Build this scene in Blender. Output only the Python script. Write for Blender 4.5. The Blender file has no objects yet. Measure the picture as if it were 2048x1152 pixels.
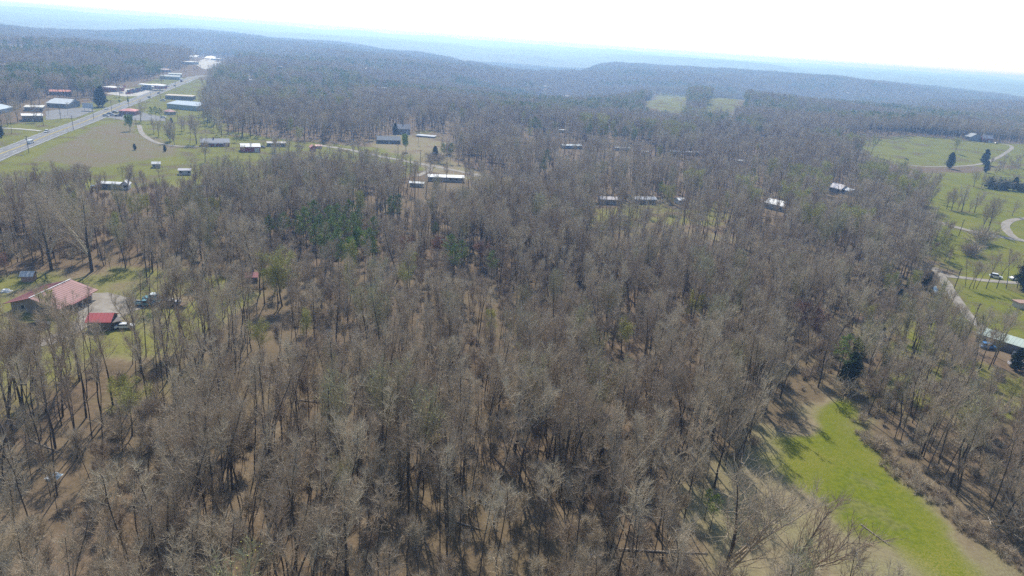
import bpy, math, random
import numpy as np
from mathutils import Matrix, Vector
S = bpy.context.scene
COL = S.collection
# ------------------------------------------------------------------ camera
F = 1350.0; ROLL = math.atan(148/2048); PITCH = math.atan(492.7/F); H = 80.0
cR, sR, cP, sP = math.cos(ROLL), math.sin(ROLL), math.cos(PITCH), math.sin(PITCH)
cam_d = bpy.data.cameras.new('camera'); cam = bpy.data.objects.new('camera', cam_d); COL.objects.link(cam)
S.camera = cam
Rv = Vector((1, 0, 0)); Uv = Vector((0, sP, cP)); Fv = Vector((0, cP, -sP))
cx = Rv*cR + Uv*sR; cy = -sR*Rv + cR*Uv
cam.matrix_world = Matrix(((cx.x, cy.x, -Fv.x, 0), (cx.y, cy.y, -Fv.y, 0), (cx.z, cy.z, -Fv.z, H), (0, 0, 0, 1)))
cam_d.sensor_width = 36; cam_d.lens = F/2048*36
cam_d.clip_start = 1; cam_d.clip_end = 60000
# ------------------------------------------------------------------ light
SUN_EL = math.radians(47); SUN_AZ = math.radians(-10)          # azimuth to the right of +Y
S.view_settings.view_transform = 'Standard'; S.view_settings.look = 'None'
S.view_settings.gamma = 1; S.view_settings.exposure = 0.63; S.view_settings.use_curve_mapping = False
W = bpy.data.worlds.new('World'); S.world = W; W.use_nodes = True
wt = W.node_tree; wt.nodes.clear()
sky = wt.nodes.new('ShaderNodeTexSky'); sky.sky_type = 'NISHITA'; sky.sun_disc = False
sky.sun_elevation = SUN_EL; sky.sun_rotation = SUN_AZ; sky.altitude = 300
sky.air_density = 1.0; sky.dust_density = 0.4; sky.ozone_density = 1.0
bg = wt.nodes.new('ShaderNodeBackground'); bg.inputs[1].default_value = 0.12
wo = wt.nodes.new('ShaderNodeOutputWorld')
wt.links.new(sky.outputs[0], bg.inputs[0]); wt.links.new(bg.outputs[0], wo.inputs[0])
sd = bpy.data.lights.new('sun', 'SUN'); sd.energy = 3.4; sd.angle = math.radians(0.5); sd.color = (1, 0.955, 0.89)
so = bpy.data.objects.new('sun', sd); COL.objects.link(so)
sdir = Vector((math.sin(SUN_AZ)*math.cos(SUN_EL), math.cos(SUN_AZ)*math.cos(SUN_EL), math.sin(SUN_EL)))
so.rotation_euler = sdir.to_track_quat('Z', 'Y').to_euler(); so.location = (0, 0, 200)
S.cycles.volume_bounces = 1; S.cycles.max_bounces = 5; S.cycles.diffuse_bounces = 2
S.cycles.use_denoising = False; S.cycles.denoiser = 'OPENIMAGEDENOISE'
# ------------------------------------------------------------------ terrain
def _h(ix, iy, s):
    v = (ix*374761393 + iy*668265263 + s*1442695041) & 0xffffffff
    v = ((v ^ (v >> 13))*1274126177) & 0xffffffff
    return ((v ^ (v >> 16)) & 0xffff)/65535.0
def vnoise(x, y, s=0):
    x = np.asarray(x, float); y = np.asarray(y, float)
    ix = np.floor(x).astype(np.int64); iy = np.floor(y).astype(np.int64)
    fx = x-ix; fy = y-iy; fx = fx*fx*fx*(fx*(fx*6-15)+10); fy = fy*fy*fy*(fy*(fy*6-15)+10)
    a = _h(ix, iy, s); b = _h(ix+1, iy, s); c = _h(ix, iy+1, s); d = _h(ix+1, iy+1, s)
    return (a+(b-a)*fx+(c-a)*fy+(a-b-c+d)*fx*fy)*2-1
def sm(a, b, x):
    t = np.clip((np.asarray(x, float)-a)/(b-a), 0, 1); return t*t*(3-2*t)
AZT = np.radians([-60, -37, -20, -11, -1, 4, 11, 22, 37, 60])
R1T = np.array([2700, 2800, 3800, 2900, 2150, 2300, 3400, 3500, 3600, 3600.])
def ldist(pl, x, y):
    best = np.full(np.shape(x), 1e18)
    for i in range(len(pl)-1):
        ax, ay = pl[i]; ex, ey = pl[i+1][0]-ax, pl[i+1][1]-ay
        t = np.clip(((x-ax)*ex+(y-ay)*ey)/(ex*ex+ey*ey+1e-9), 0, 1)
        best = np.minimum(best, (x-ax-t*ex)**2+(y-ay-t*ey)**2)
    return np.sqrt(best)
VAL = [([(95, 1420), (70, 1950), (-180, 2800), (-720, 3800)], 18, 330), ([(560, 1750), (1100, 2150), (2000, 2500)], 26, 240), ([(-1500, 2300), (-1000, 1900), (-600, 1650)], 16, 200)]
def terr(x, y):
    x = np.asarray(x, float); y = np.asarray(y, float)
    r = np.hypot(x, y); az = np.arctan2(x, np.maximum(y, 1e-3) + (y < 0)*-1e9*0)
    z = 1.2*vnoise(x/140, y/140, 1)*sm(150, 400, r)+0.5*vnoise(x/45, y/45, 2)
    z = z+sm(650, 1500, r)*(12*vnoise(x/420, y/420, 3)+4*vnoise(x/170, y/170, 4))
    z = z+sm(1400, 3000, r)*(9*vnoise(x/900, y/900, 5))
    # valley that opens in the middle distance
    d = np.hypot((x-90-(y-1500)*0.12)/170, (y-1500)/420); z = z-26*np.exp(-d*d)*(r > 600)
    for ln_, dp_, wd_ in VAL:
        z = z-dp_*np.exp(-(ldist(ln_, x, y)/wd_)**2)
    # field knoll right, meadow hill centre
    z = z+9*np.exp(-(((x-500)/170)**2+((y-810)/110)**2))
    z = z+20*np.exp(-(((x-270)/210)**2+((y-1230)/160)**2))
    R1 = np.interp(az, AZT, R1T)*(1+0.14*vnoise(x/500, y/500, 7))
    q = r/R1
    z = z+3*np.exp(-((q-0.97)/0.16)**2)-55*sm(1.0, 1.3, q)
    z = z+sm(4500, 6500, r)*(26*vnoise(x/1500, y/1500, 8)+20*vnoise(x/700, y/700, 9)+44)
    z = z+sm(8000, 15000, r)*(36+10*vnoise(x/2500, y/1200, 10))
    return z
def ray(px, py):
    dx = px-1024; dy = py-576
    x = dx*cR+dy*sR; y = -dx*sR+dy*cR
    return np.array([x, F*cP-y*sP, -(F*sP+y*cP)])/F
TS = np.geomspace(40, 16000, 900)
def gp(px, py, hz=0.0):
    """ground point (plus hz metres) seen in direction px,py"""
    d = ray(px, py)
    X = d[0]*TS; Y = d[1]*TS; Z = H+d[2]*TS
    g = terr(X, Y)+hz
    k = np.nonzero(Z < g)[0]
    if len(k) == 0: k = [len(TS)-1]
    i = max(k[0], 1); a, b = TS[i-1], TS[i]
    for _ in range(14):
        m = (a+b)/2
        if H+d[2]*m < float(terr(d[0]*m, d[1]*m))+hz: b = m
        else: a = m
    m = (a+b)/2
    return Vector((float(d[0]*m), float(d[1]*m), float(terr(d[0]*m, d[1]*m))))
def proj(x, y, z):
    d = (H-z)*cP-y*sP; f = y*cP+(H-z)*sP
    u = F*x/f; v = F*d/f
    return 1024+u*cR-v*sR, 576+u*sR+v*cR, f
def P(*pts): return np.array([[*gp(a, b)[:2]] for a, b in pts])
def sdist(poly, x, y):
    """signed distance, positive inside"""
    x = np.asarray(x, float); y = np.asarray(y, float)
    best = np.full(x.shape, 1e18); ins = np.zeros(x.shape, bool); n = len(poly)
    for i in range(n):
        ax, ay = poly[i]; bx, by = poly[(i+1) % n]; ex, ey = bx-ax, by-ay
        t = np.clip(((x-ax)*ex+(y-ay)*ey)/(ex*ex+ey*ey+1e-9), 0, 1)
        best = np.minimum(best, (x-ax-t*ex)**2+(y-ay-t*ey)**2)
        c = ((ay > y) != (by > y)) & (x < (bx-ax)*(y-ay)/((by-ay) if by != ay else 1e-9)+ax); ins ^= c
    d = np.sqrt(best); return np.where(ins, d, -d)
# zones: (kind, edge softness m, polygon);  kinds 0 lush grass, 1 pale dry grass, 2 bare brown field
ZN = [
 (0, 5, 1.0, P((1530,910),(1575,862),(1625,812),(1690,795),(1725,802),(1700,850),(1745,905),(1800,962),(1850,1015),(1910,1075),(2000,1152),(2110,1260),(1900,1260),(1835,1152),(1785,1105),(1690,1060),(1620,1010),(1545,970))),
 (1, 7, 1.0, P((1380,1010),(1480,880),(1560,800),(1640,780),(1730,790),(1712,855),(1765,925),(1860,1005),(1960,1085),(2075,1170),(1940,1300),(1500,1300))),
 (0, 12, .75, P((1700,735),(1860,690),(2090,760),(2090,900),(1960,850),(1830,830),(1740,800))),
 (0, 10, .85, P((1840,345),(2120,325),(2120,720),(1960,665),(1905,690),(1850,740),(1740,790),(1700,740),(1790,670),(1880,600),(1862,520),(1840,450))),
 (1, 14, .55, P((1690,292),(1725,277),(1840,272),(1960,284),(2120,292),(2120,330),(1960,334),(1800,332),(1740,318))),
 (0, 14, .78, P((1690,292),(1725,277),(1840,272),(1960,284),(2120,292),(2120,330),(1960,334),(1800,332),(1740,318))),
 (1, 16, .5, P((1280,212),(1315,184),(1385,192),(1492,195),(1480,224),(1400,229),(1330,226))),
 (0, 16, .7, P((1280,212),(1315,184),(1385,192),(1492,195),(1480,224),(1400,229),(1330,226))),
 (1, 20, .8, P((1925,202),(1950,198),(1957,208),(1930,212))),
 (1, 6, .5, P((-120,265),(0,250),(100,232),(215,190),(330,150),(420,160),(440,215),(460,262),(600,282),(760,295),(820,315),(862,345),(700,372),(560,380),(420,372),(300,375),(150,385),(0,420),(-120,440))),
 (0, 6, .75, P((-120,265),(0,250),(100,232),(215,190),(330,150),(420,160),(440,215),(460,262),(600,282),(760,295),(820,315),(862,345),(700,372),(560,380),(420,372),(300,375),(150,385),(0,420),(-120,440))),
 (1, 6, .9, P((740,282),(800,268),(905,285),(915,320),(960,345),(1010,372),(860,345),(790,318),(742,300))),
 (2, 5, 1.0, P((190,252),(262,238),(285,268),(360,292),(360,312),(200,335),(75,320),(120,290))),
 (0, 8, .6, P((1170,405),(1460,400),(1450,450),(1180,458))),
 (1, 8, .55, P((1170,405),(1460,400),(1450,480),(1180,470))),
 (1, 5, .9, P((-120,575),(20,550),(100,528),(300,536),(480,556),(530,590),(470,660),(380,700),(260,730),(0,780),(-120,800))),
 (0, 5, .62, P((-120,575),(20,550),(100,528),(300,536),(480,556),(530,590),(470,660),(380,700),(260,730),(0,780),(-120,800))),
 (1, 5, .5, P((-120,575),(20,550),(60,600),(20,640),(-120,680))),
 (0, 10, .4, P((0,745),(260,700),(420,690),(400,790),(200,850),(0,830))),
 (0, 6, .5, P((830,262),(872,262),(870,276),(830,276))),
 (1, 10, .5, P((1640,600),(1800,590),(1880,600),(1850,690),(1700,700))),
]
HWY = [(-130,352),(0,310),(57,288),(120,263),(215,232),(300,190),(345,170),(405,150),(425,140)]
ROADS = {  # name: (label?, width, px points)
 'highway': (14.5, HWY), }
hw = np.array([[*gp(*p)[:2]] for p in HWY])
# straighten the highway
_c = np.polyfit(hw[:7, 1], hw[:7, 0], 1); 
hy = np.linspace(60, 1010, 60); hwl = np.stack([np.polyval(_c, hy), hy], 1)
_e = hwl[-1]; 
hwl = np.vstack([hwl, [[_e[0]+k*k*9-k*8, _e[1]+k*32] for k in range(1, 9)]])
def pl(*pts):
    q = np.array([[*gp(a, b)[:2]] for a, b in pts]); out = []
    for i in range(len(q)-1):      # Catmull-Rom
        p0 = q[max(i-1, 0)]; p1 = q[i]; p2 = q[i+1]; p3 = q[min(i+2, len(q)-1)]
        for t in np.linspace(0, 1, 9)[:-1]:
            out.append(.5*((2*p1)+(-p0+p2)*t+(2*p0-5*p1+4*p2-p3)*t*t+(-p0+3*p1-3*p2+p3)*t**3))
    out.append(q[-1]); return np.array(out)
SIDE = pl((640,291),(700,300),(760,313),(840,328),(870,333),(940,347),(1010,362))
DRV2 = pl((862,331),(856,342),(835,352))
LANE = pl((2090,700),(1990,668),(1945,640),(1910,595),(1888,560),(1868,535))
LANE2 = pl((1890,552),(1930,556),(1980,562),(2100,570))
LANE3 = pl((1840,432),(1870,442),(1950,464),(2048,482),(2110,490))
LANE4 = pl((2110,438),(2040,438),(2015,445),(2012,458),(2030,476),(2060,484))
LANE5 = pl((1790,327),(1850,333),(1900,333),(1960,328),(1990,318),(2020,300),(2022,292),(2000,286),(1985,285))
FARM = pl((278,250),(285,268),(310,284),(350,292),(400,293))
DRIVE = pl((-80,712),(0,702),(60,690),(120,675),(160,650),(190,625))
STRT = pl((0,256),(40,258),(82,262))
TRACKS = [SIDE, DRV2, LANE, LANE2, LANE3, LANE4, LANE5, FARM, DRIVE]
# ------------------------------------------------------------------ materials
def mat(name, rgb, rough=0.9, rgb2=None, scale=1.0, bump=0, rnd=0, metal=0, detail=4, spec=0.2):
    m = bpy.data.materials.new(name); m.use_nodes = True; nt = m.node_tree; b = nt.nodes['Principled BSDF']
    b.inputs['Roughness'].default_value = rough; b.inputs['Metallic'].default_value = metal
    b.inputs['Specular IOR Level'].default_value = spec
    rgb2 = rgb2 or tuple(c*0.72 for c in rgb)
    tc = nt.nodes.new('ShaderNodeTexCoord'); n = nt.nodes.new('ShaderNodeTexNoise')
    n.inputs['Scale'].default_value = scale; n.inputs['Detail'].default_value = detail
    nt.links.new(tc.outputs['Object'], n.inputs['Vector'])
    r = nt.nodes.new('ShaderNodeMapRange'); r.inputs[1].default_value = .35; r.inputs[2].default_value = .65
    nt.links.new(n.outputs['Fac'], r.inputs[0])
    mx = nt.nodes.new('ShaderNodeMix'); mx.data_type = 'RGBA'
    mx.inputs[6].default_value = (*rgb, 1); mx.inputs[7].default_value = (*rgb2, 1)
    if rnd:
        oi = nt.nodes.new('ShaderNodeObjectInfo'); ad = nt.nodes.new('ShaderNodeMath'); ad.operation = 'MULTIPLY_ADD'
        ad.inputs[1].default_value = rnd; nt.links.new(oi.outputs['Random'], ad.inputs[0])
        ml = nt.nodes.new('ShaderNodeMath'); ml.operation = 'MULTIPLY'; ml.inputs[1].default_value = 1-rnd
        nt.links.new(r.outputs[0], ml.inputs[0]); nt.links.new(ml.outputs[0], ad.inputs[2]); nt.links.new(ad.outputs[0], mx.inputs[0])
    else: nt.links.new(r.outputs[0], mx.inputs[0])
    nt.links.new(mx.outputs[2], b.inputs['Base Color'])
    return m
M = {
 'bark': mat('bark', (.115, .095, .075), rgb2=(.055, .045, .036), scale=3, rnd=.5),
 'twig': mat('twig', (.62, .53, .375), rgb2=(.32, .235, .165), scale=.35, rnd=.75),
 'twigb': mat('twig_olive', (.46, .43, .27), rgb2=(.34, .285, .18), scale=.4, rnd=.6),
 'bud': mat('young_leaf', (.56, .52, .12), rgb2=(.36, .38, .08), scale=.5, rnd=.6),
 'bright': mat('bright_leaf', (.30, .40, .05), rgb2=(.17, .28, .03), scale=.5, rnd=.5),
 'redbud': mat('red_bud', (.36, .15, .09), rgb2=(.26, .12, .08), scale=.5, rnd=.5),
 'needle': mat('needle', (.27, .33, .07), rgb2=(.12, .18, .045), scale=.5, rnd=.5),
 'cedar': mat('cedar_leaf', (.045, .070, .030), rgb2=(.022, .040, .018), scale=.7, rnd=.5),
 'asphalt': mat('asphalt', (.23, .225, .215), rgb2=(.18, .175, .17), scale=.12),
 'gravel': mat('gravel', (.34, .305, .25), rgb2=(.24, .21, .17), scale=.3, detail=8),
 'line': mat('paint_white', (.7, .7, .66), scale=.5), 'yline': mat('paint_yellow', (.62, .48, .10), scale=.5),
 'concrete': mat('concrete', (.50, .47, .42), scale=.2), 'glass': mat('window_glass', (.03, .04, .05), rough=.1, spec=.5),
 'white': mat('white_paint', (.78, .78, .76), rgb2=(.66, .66, .63), scale=.4), 'trim': mat('trim', (.7, .69, .66)),
 'wood': mat('wood', (.22, .15, .09)), 'pole': mat('pole_wood', (.10, .08, .065)), 'rubber': mat('tyre', (.02, .02, .02)),
 'metal': mat('steel', (.4, .4, .4), rough=.4, metal=.6), 'hide': mat('hide', (.02, .015, .012)), 'soil': mat('soil', (.26, .17, .11), scale=.8),
 'water': mat('water', (.30, .36, .38), rough=.12, spec=.6),
}
_pm = {}
def paint(rgb, rough=.5):
    k = (rgb, rough)
    if k not in _pm: _pm[k] = mat('surface', rgb, rough=rough, rgb2=tuple(c*.86 for c in rgb), scale=.35, spec=.35)
    return _pm[k]
# ------------------------------------------------------------------ object helpers
def link(name, me, parent=None, m=None):
    o = bpy.data.objects.new(name, me); COL.objects.link(o); o.parent = parent
    if m and not me.materials: me.materials.append(m)
    return o
def tag(o, label, cat, group=None):
    o['label'] = label; o['category'] = cat
    if group: o['group'] = group
    return o
def empty(name, loc, label, cat, rz=0, group=None):
    o = bpy.data.objects.new(name, None); COL.objects.link(o); o.location = loc; o.rotation_euler = (0, 0, rz)
    return tag(o, label, cat, group)
class MB:
    def __init__(s): s.v = []; s.f = []
    def add(s, vs, fs):
        b = len(s.v); s.v += [tuple(v) for v in vs]; s.f += [tuple(b+i for i in f) for f in fs]; return s
    def box(s, x0, x1, y0, y1, z0, z1):
        return s.add([(x0,y0,z0),(x1,y0,z0),(x1,y1,z0),(x0,y1,z0),(x0,y0,z1),(x1,y0,z1),(x1,y1,z1),(x0,y1,z1)],
              [(0,3,2,1),(4,5,6,7),(0,1,5,4),(1,2,6,5),(2,3,7,6),(3,0,4,7)])
    def prism(s, pts, y0, y1):     # outline in xz extruded along y
        n = len(pts); vs = [(x, y0, z) for x, z in pts]+[(x, y1, z) for x, z in pts]
        return s.add(vs, [tuple(range(n)), tuple(range(2*n-1, n-1, -1))]+[((i+1) % n, i, n+i, n+(i+1) % n) for i in range(n)])
    def cyl(s, c, r, a, b, ax=2, n=10, r2=None):
        r2 = r if r2 is None else r2; vs = []
        for rr, t in ((r, a), (r2, b)):
            for k in range(n):
                u, w = rr*math.cos(k*2*math.pi/n), rr*math.sin(k*2*math.pi/n)
                vs.append({2: (c[0]+u, c[1]+w, t), 1: (c[0]+u, t, c[1]+w), 0: (t, c[0]+u, c[1]+w)}[ax])
        return s.add(vs, [tuple(range(n)), tuple(range(2*n-1, n-1, -1))]+[(i, (i+1) % n, n+(i+1) % n, n+i) for i in range(n)])
    def mesh(s, name):
        me = bpy.data.meshes.new(name); me.from_pydata(s.v, [], s.f); me.update(); return me
    def build(s, name, m, parent=None): return link(name, s.mesh(name), parent, m)
def fastmesh(name, V, Fc, nv):
    """V (n,3); Fc (m,nv) """
    me = bpy.data.meshes.new(name); V = np.asarray(V, np.float32); Fc = np.asarray(Fc, np.int32)
    me.vertices.add(len(V)); me.vertices.foreach_set('co', V.ravel())
    me.loops.add(Fc.size); me.loops.foreach_set('vertex_index', Fc.ravel())
    me.polygons.add(len(Fc)); me.polygons.foreach_set('loop_start', np.arange(0, Fc.size, nv, dtype=np.int32))
    me.update(calc_edges=True); return me
# ------------------------------------------------------------------ ground sheet
azf = np.radians(np.concatenate([np.arange(-180, -52, 4.0), np.arange(-52, 52, .17), np.arange(52, 180, 4.0)]))
rr = np.concatenate([[0.01, 15, 30, 45], 58*1.0095**np.arange(0, 596)])
A, R_ = np.meshgrid(azf, rr); GX = R_*np.sin(A); GY = R_*np.cos(A); GZ = terr(GX, GY)
nr, na = GX.shape
idx = np.arange(nr*na).reshape(nr, na); q = np.stack([idx[:-1], np.roll(idx, -1, 1)[:-1], np.roll(idx, -1, 1)[1:], idx[1:]], -1).reshape(-1, 4)
gm = fastmesh('ground', np.stack([GX, GY, GZ], -1).reshape(-1, 3), q[:, ::-1], 4)
fx, fy = GX.ravel(), GY.ravel(); near = (np.hypot(fx, fy) < 2600) & (fy > 0)
wob = 5*vnoise(fx/18, fy/18, 21)+2.5*vnoise(fx/6, fy/6, 22)
at = [np.zeros(len(fx), np.float32) for _ in range(3)]
for k, w, s_, poly in ZN:
    d = sdist(poly, fx[near], fy[near])+wob[near]*(.75 if w < 8 else 1.1)
    at[k][near] = np.maximum(at[k][near], s_*sm(-w, w, d))
for nm, a in zip(('lush', 'dry', 'bare'), at):
    gm.attributes.new(nm, 'FLOAT', 'POINT').data.foreach_set('value', a)
g = link('ground', gm); g['kind'] = 'structure'
def ground_mat():
    m = bpy.data.materials.new('ground'); m.use_nodes = True; nt = m.node_tree; N = nt.nodes; L = nt.links; b = N['Principled BSDF']
    b.inputs['Roughness'].default_value = 1; b.inputs['Specular IOR Level'].default_value = .05
    tc = N.new('ShaderNodeTexCoord')
    def noise(sc, det=4, lo=.35, hi=.65):
        n = N.new('ShaderNodeTexNoise'); n.inputs['Scale'].default_value = sc; n.inputs['Detail'].default_value = det
        L.new(tc.outputs['Object'], n.inputs['Vector']); r = N.new('ShaderNodeMapRange'); r.inputs[1].default_value = lo; r.inputs[2].default_value = hi
        L.new(n.outputs['Fac'], r.inputs[0]); return r.outputs[0]
    def mix(f, a, c):
        x = N.new('ShaderNodeMix'); x.data_type = 'RGBA'
        for i, v in ((0, f), (6, a), (7, c)):
            if isinstance(v, tuple): x.inputs[i].default_value = (*v, 1)
            elif isinstance(v, float): x.inputs[i].default_value = v
            else: L.new(v, x.inputs[i])
        return x.outputs[2]
    def attr(n):
        a = N.new('ShaderNodeAttribute'); a.attribute_name = n; return a.outputs['Fac']
    def sharp(a, nz, k=.8):       # break up the zone edge with noise
        s = N.new('ShaderNodeMath'); s.operation = 'MULTIPLY_ADD'; L.new(nz, s.inputs[0]); s.inputs[1].default_value = k; s.inputs[2].default_value = -k/2
        t = N.new('ShaderNodeMath'); t.operation = 'ADD'; L.new(a, t.inputs[0]); L.new(s.outputs[0], t.inputs[1])
        r = N.new('ShaderNodeMapRange'); L.new(t.outputs[0], r.inputs[0]); r.inputs[1].default_value = .25; r.inputs[2].default_value = .75
        u = N.new('ShaderNodeMath'); u.operation = 'MULTIPLY'; L.new(r.outputs[0], u.inputs[0])
        r2 = N.new('ShaderNodeMapRange'); L.new(a, r2.inputs[0]); r2.inputs[2].default_value = .95; L.new(r2.outputs[0], u.inputs[1]); return u.outputs[0]
    n1, n2, n3, n4 = noise(.9, 6), noise(.06, 5), noise(.018, 4), noise(3.5, 3)
    litter = mix(n2, mix(n1, (.205, .143, .092), (.115, .078, .051)), mix(n4, (.25, .19, .125), (.14, .098, .064)))
    litter = mix(mixf(N, L, noise(.22, 6, .45, .7), .55), litter, (.115, .085, .05)); litter = mix(mixf(N, L, n3, .35), litter, (.17, .15, .075))
    dry = mix(n2, mix(n1, (.29, .235, .145), (.215, .165, .10)), mix(n4, (.27, .25, .12), (.20, .17, .09)))
    lush = mix(n2, mix(n1, (.165, .19, .014), (.095, .13, .010)), mix(n4, (.25, .22, .05), (.125, .155, .013)))
    bare = mix(n2, mix(n1, (.225, .175, .11), (.165, .13, .08)), mix(n4, (.20, .18, .085), (.165, .15, .07)))
    c = mix(sharp(attr('dry'), n2), litter, dry); c = mix(sharp(attr('lush'), n2), c, lush); c = mix(sharp(attr('bare'), n1, .3), c, bare)
    L.new(c, b.inputs['Base Color']); return m
def mixf(N, L, n, k):
    a = N.new('ShaderNodeMath'); a.operation = 'MULTIPLY'; L.new(n, a.inputs[0]); a.inputs[1].default_value = k; return a.outputs[0]
gm.materials.append(ground_mat())
# ------------------------------------------------------------------ roads
def strip(name, line, w, m, lift=.12, kind='structure', off=0.0, dash=None, jit=0):
    line = np.asarray(line); seg = np.hypot(*np.diff(line, axis=0).T); cum = np.concatenate([[0], np.cumsum(seg)])
    n = max(int(cum[-1]/3), 2); t = np.linspace(0, cum[-1], n); p = np.stack([np.interp(t, cum, line[:, 0]), np.interp(t, cum, line[:, 1])], 1)
    d = np.gradient(p, axis=0); d /= np.hypot(*d.T)[:, None]; nn = np.stack([d[:, 1], -d[:, 0]], 1)
    jw = 1+jit*vnoise(t/7, t*0, 31)
    a = p+nn*(off-w/2*jw[:, None] if jit else off-w/2); b = p+nn*(off+w/2*jw[:, None] if jit else off+w/2)
    V = []; Fs = []
    for i in range(n):
        for q_ in (a[i], b[i]): V.append((q_[0], q_[1], float(terr(q_[0], q_[1]))+lift))
    for i in range(n):                 # skirts
        for q_ in (a[i], b[i]): V.append((q_[0], q_[1], float(terr(q_[0], q_[1]))-.3))
    for i in range(n-1):
        if dash and int(t[i]/dash) % 3: continue
        Fs.append((2*i, 2*i+1, 2*i+3, 2*i+2))
        if not dash and lift < .2 and kind:
            Fs += [(2*n+2*i, 2*i, 2*i+2, 2*n+2*i+2), (2*i+1, 2*n+2*i+1, 2*n+2*i+3, 2*i+3)]
    me = bpy.data.meshes.new(name); me.from_pydata(V, [], Fs); me.update(); o = link(name, me, None, m)
    if kind: o['kind'] = kind
    return o
hroad = strip('highway', hwl, 14.5, M['asphalt'], .15)
strip('road_marking', hwl, .35, M['yline'], .21, off=-.3); strip('road_marking', hwl, .35, M['yline'], .21, off=.4)
for o_ in (-6.6, 6.6): strip('road_marking', hwl, .3, M['line'], .21, off=o_)
for o_ in (-3.4, 3.4): strip('road_marking', hwl, .28, M['line'], .21, off=o_, dash=4)
for ln, w, mm, nm in ((SIDE, 5.5, 'gravel', 'side_road'), (DRV2, 3.5, 'gravel', 'driveway'), (LANE, 3.8, 'gravel', 'gravel_lane'), (LANE2, 4, 'gravel', 'gravel_lane'),
      (LANE3, 5, 'gravel', 'side_road'), (LANE4, 4.5, 'gravel', 'driveway'), (LANE5, 3.6, 'gravel', 'gravel_lane'), (FARM, 3.4, 'gravel', 'farm_track'), (DRIVE, 5, 'gravel', 'driveway'), (STRT, 4, 'concrete', 'driveway')):
    strip(nm, ln, w, M[mm], .12, jit=.12)
def lot(name, m, *pts):
    q_ = P(*pts); c = q_.mean(0); V = [(c[0], c[1], float(terr(*c))+.1)]; n = 0; ring = []
    for i in range(len(q_)):
        for t in (0, .25, .5, .75):
            p = q_[i]*(1-t)+q_[(i+1) % len(q_)]*t; p = c+(p-c)*(1+.06*float(vnoise(p[0]/3, p[1]/3, 5))); ring.append(p)
    K = 8
    for k in range(1, K+1):
        for p in ring:
            w_ = c+(p-c)*k/K; V.append((w_[0], w_[1], float(terr(*w_))+.1))
    n = len(ring); Fs = [(0, 1+i, 1+(i+1) % n) for i in range(n)]
    for k in range(K-1):
        for i in range(n): Fs.append((1+k*n+i, 1+(k+1)*n+i, 1+(k+1)*n+(i+1) % n, 1+k*n+(i+1) % n))
    me = bpy.data.meshes.new(name); me.from_pydata(V, [], Fs); me.update(); o = link(name, me, None, m); o['kind'] = 'structure'; return o
lot('gravel_yard', M['gravel'], (168,590),(215,585),(270,598),(300,612),(270,622),(230,640),(170,655),(150,640))
lot('car_park', M['concrete'], (215,188),(238,178),(300,176),(318,180),(290,192),(250,193))
lot('car_park', M['asphalt'], (92,222),(178,214),(190,222),(150,236),(92,240))
lot('car_park', M['asphalt'], (205,232),(270,222),(330,235),(330,242),(240,240))
lot('car_park', M['concrete'], (380,128),(410,118),(450,120),(440,132),(412,138))
lot('creek', M['water'], (1866,575),(1872,570),(1876,583),(1870,592))
# ------------------------------------------------------------------ tree forms
rng = np.random.default_rng(7)
class TB:
    def __init__(s): s.v = []; s.t = []; s.n = 0
    def tube(s, pts, r0, r1, k):
        n = len(pts); pts = np.asarray(pts); rad = np.linspace(r0, r1, n)
        ang = np.arange(k)*2*math.pi/k; d = pts[-1]-pts[0]; d = d/np.linalg.norm(d)
        a = np.cross(d, [0.3, .9, .1]); a /= np.linalg.norm(a); b = np.cross(d, a)
        ring = np.cos(ang)[:, None]*a+np.sin(ang)[:, None]*b
        V = (pts[:, None, :]+rad[:, None, None]*ring[None]).reshape(-1, 3)
        i = np.arange(n-1)[:, None]*k; j = np.arange(k)[None]; j2 = (j+1) % k
        T = np.concatenate([np.stack([i+j, i+j2, i+k+j2], -1).reshape(-1, 3), np.stack([i+j, i+k+j2, i+k+j], -1).reshape(-1, 3)])
        s.v.append(V); s.t.append(T+s.n); s.n += len(V)
    def blades(s, p, d, w):          # thin triangles: base p, vector d, width w
        n = len(p); a = np.cross(d, rng.normal(size=(n, 3))); a /= np.linalg.norm(a, axis=1)[:, None]+1e-9
        V = np.stack([p-a*w[:, None]/2, p+a*w[:, None]/2, p+d], 1).reshape(-1, 3)
        s.v.append(V); s.t.append(np.arange(3*n).reshape(-1, 3)+s.n); s.n += 3*n
    def mesh(s, name): return fastmesh(name, np.concatenate(s.v), np.concatenate(s.t), 3)
def path(p, d, L, n, wig, up):
    pts = [np.array(p, float)]; d = np.array(d, float)
    for i in range(n):
        d = d+rng.normal(size=3)*wig+np.array([0, 0, up]); d /= np.linalg.norm(d); pts.append(pts[-1]+d*L/n)
    return pts
def along(pts, t):
    x = t*(len(pts)-1); i = min(int(x), len(pts)-2); f = x-i
    return pts[i]*(1-f)+pts[i+1]*f, (pts[i+1]-pts[i])/np.linalg.norm(pts[i+1]-pts[i])
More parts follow.
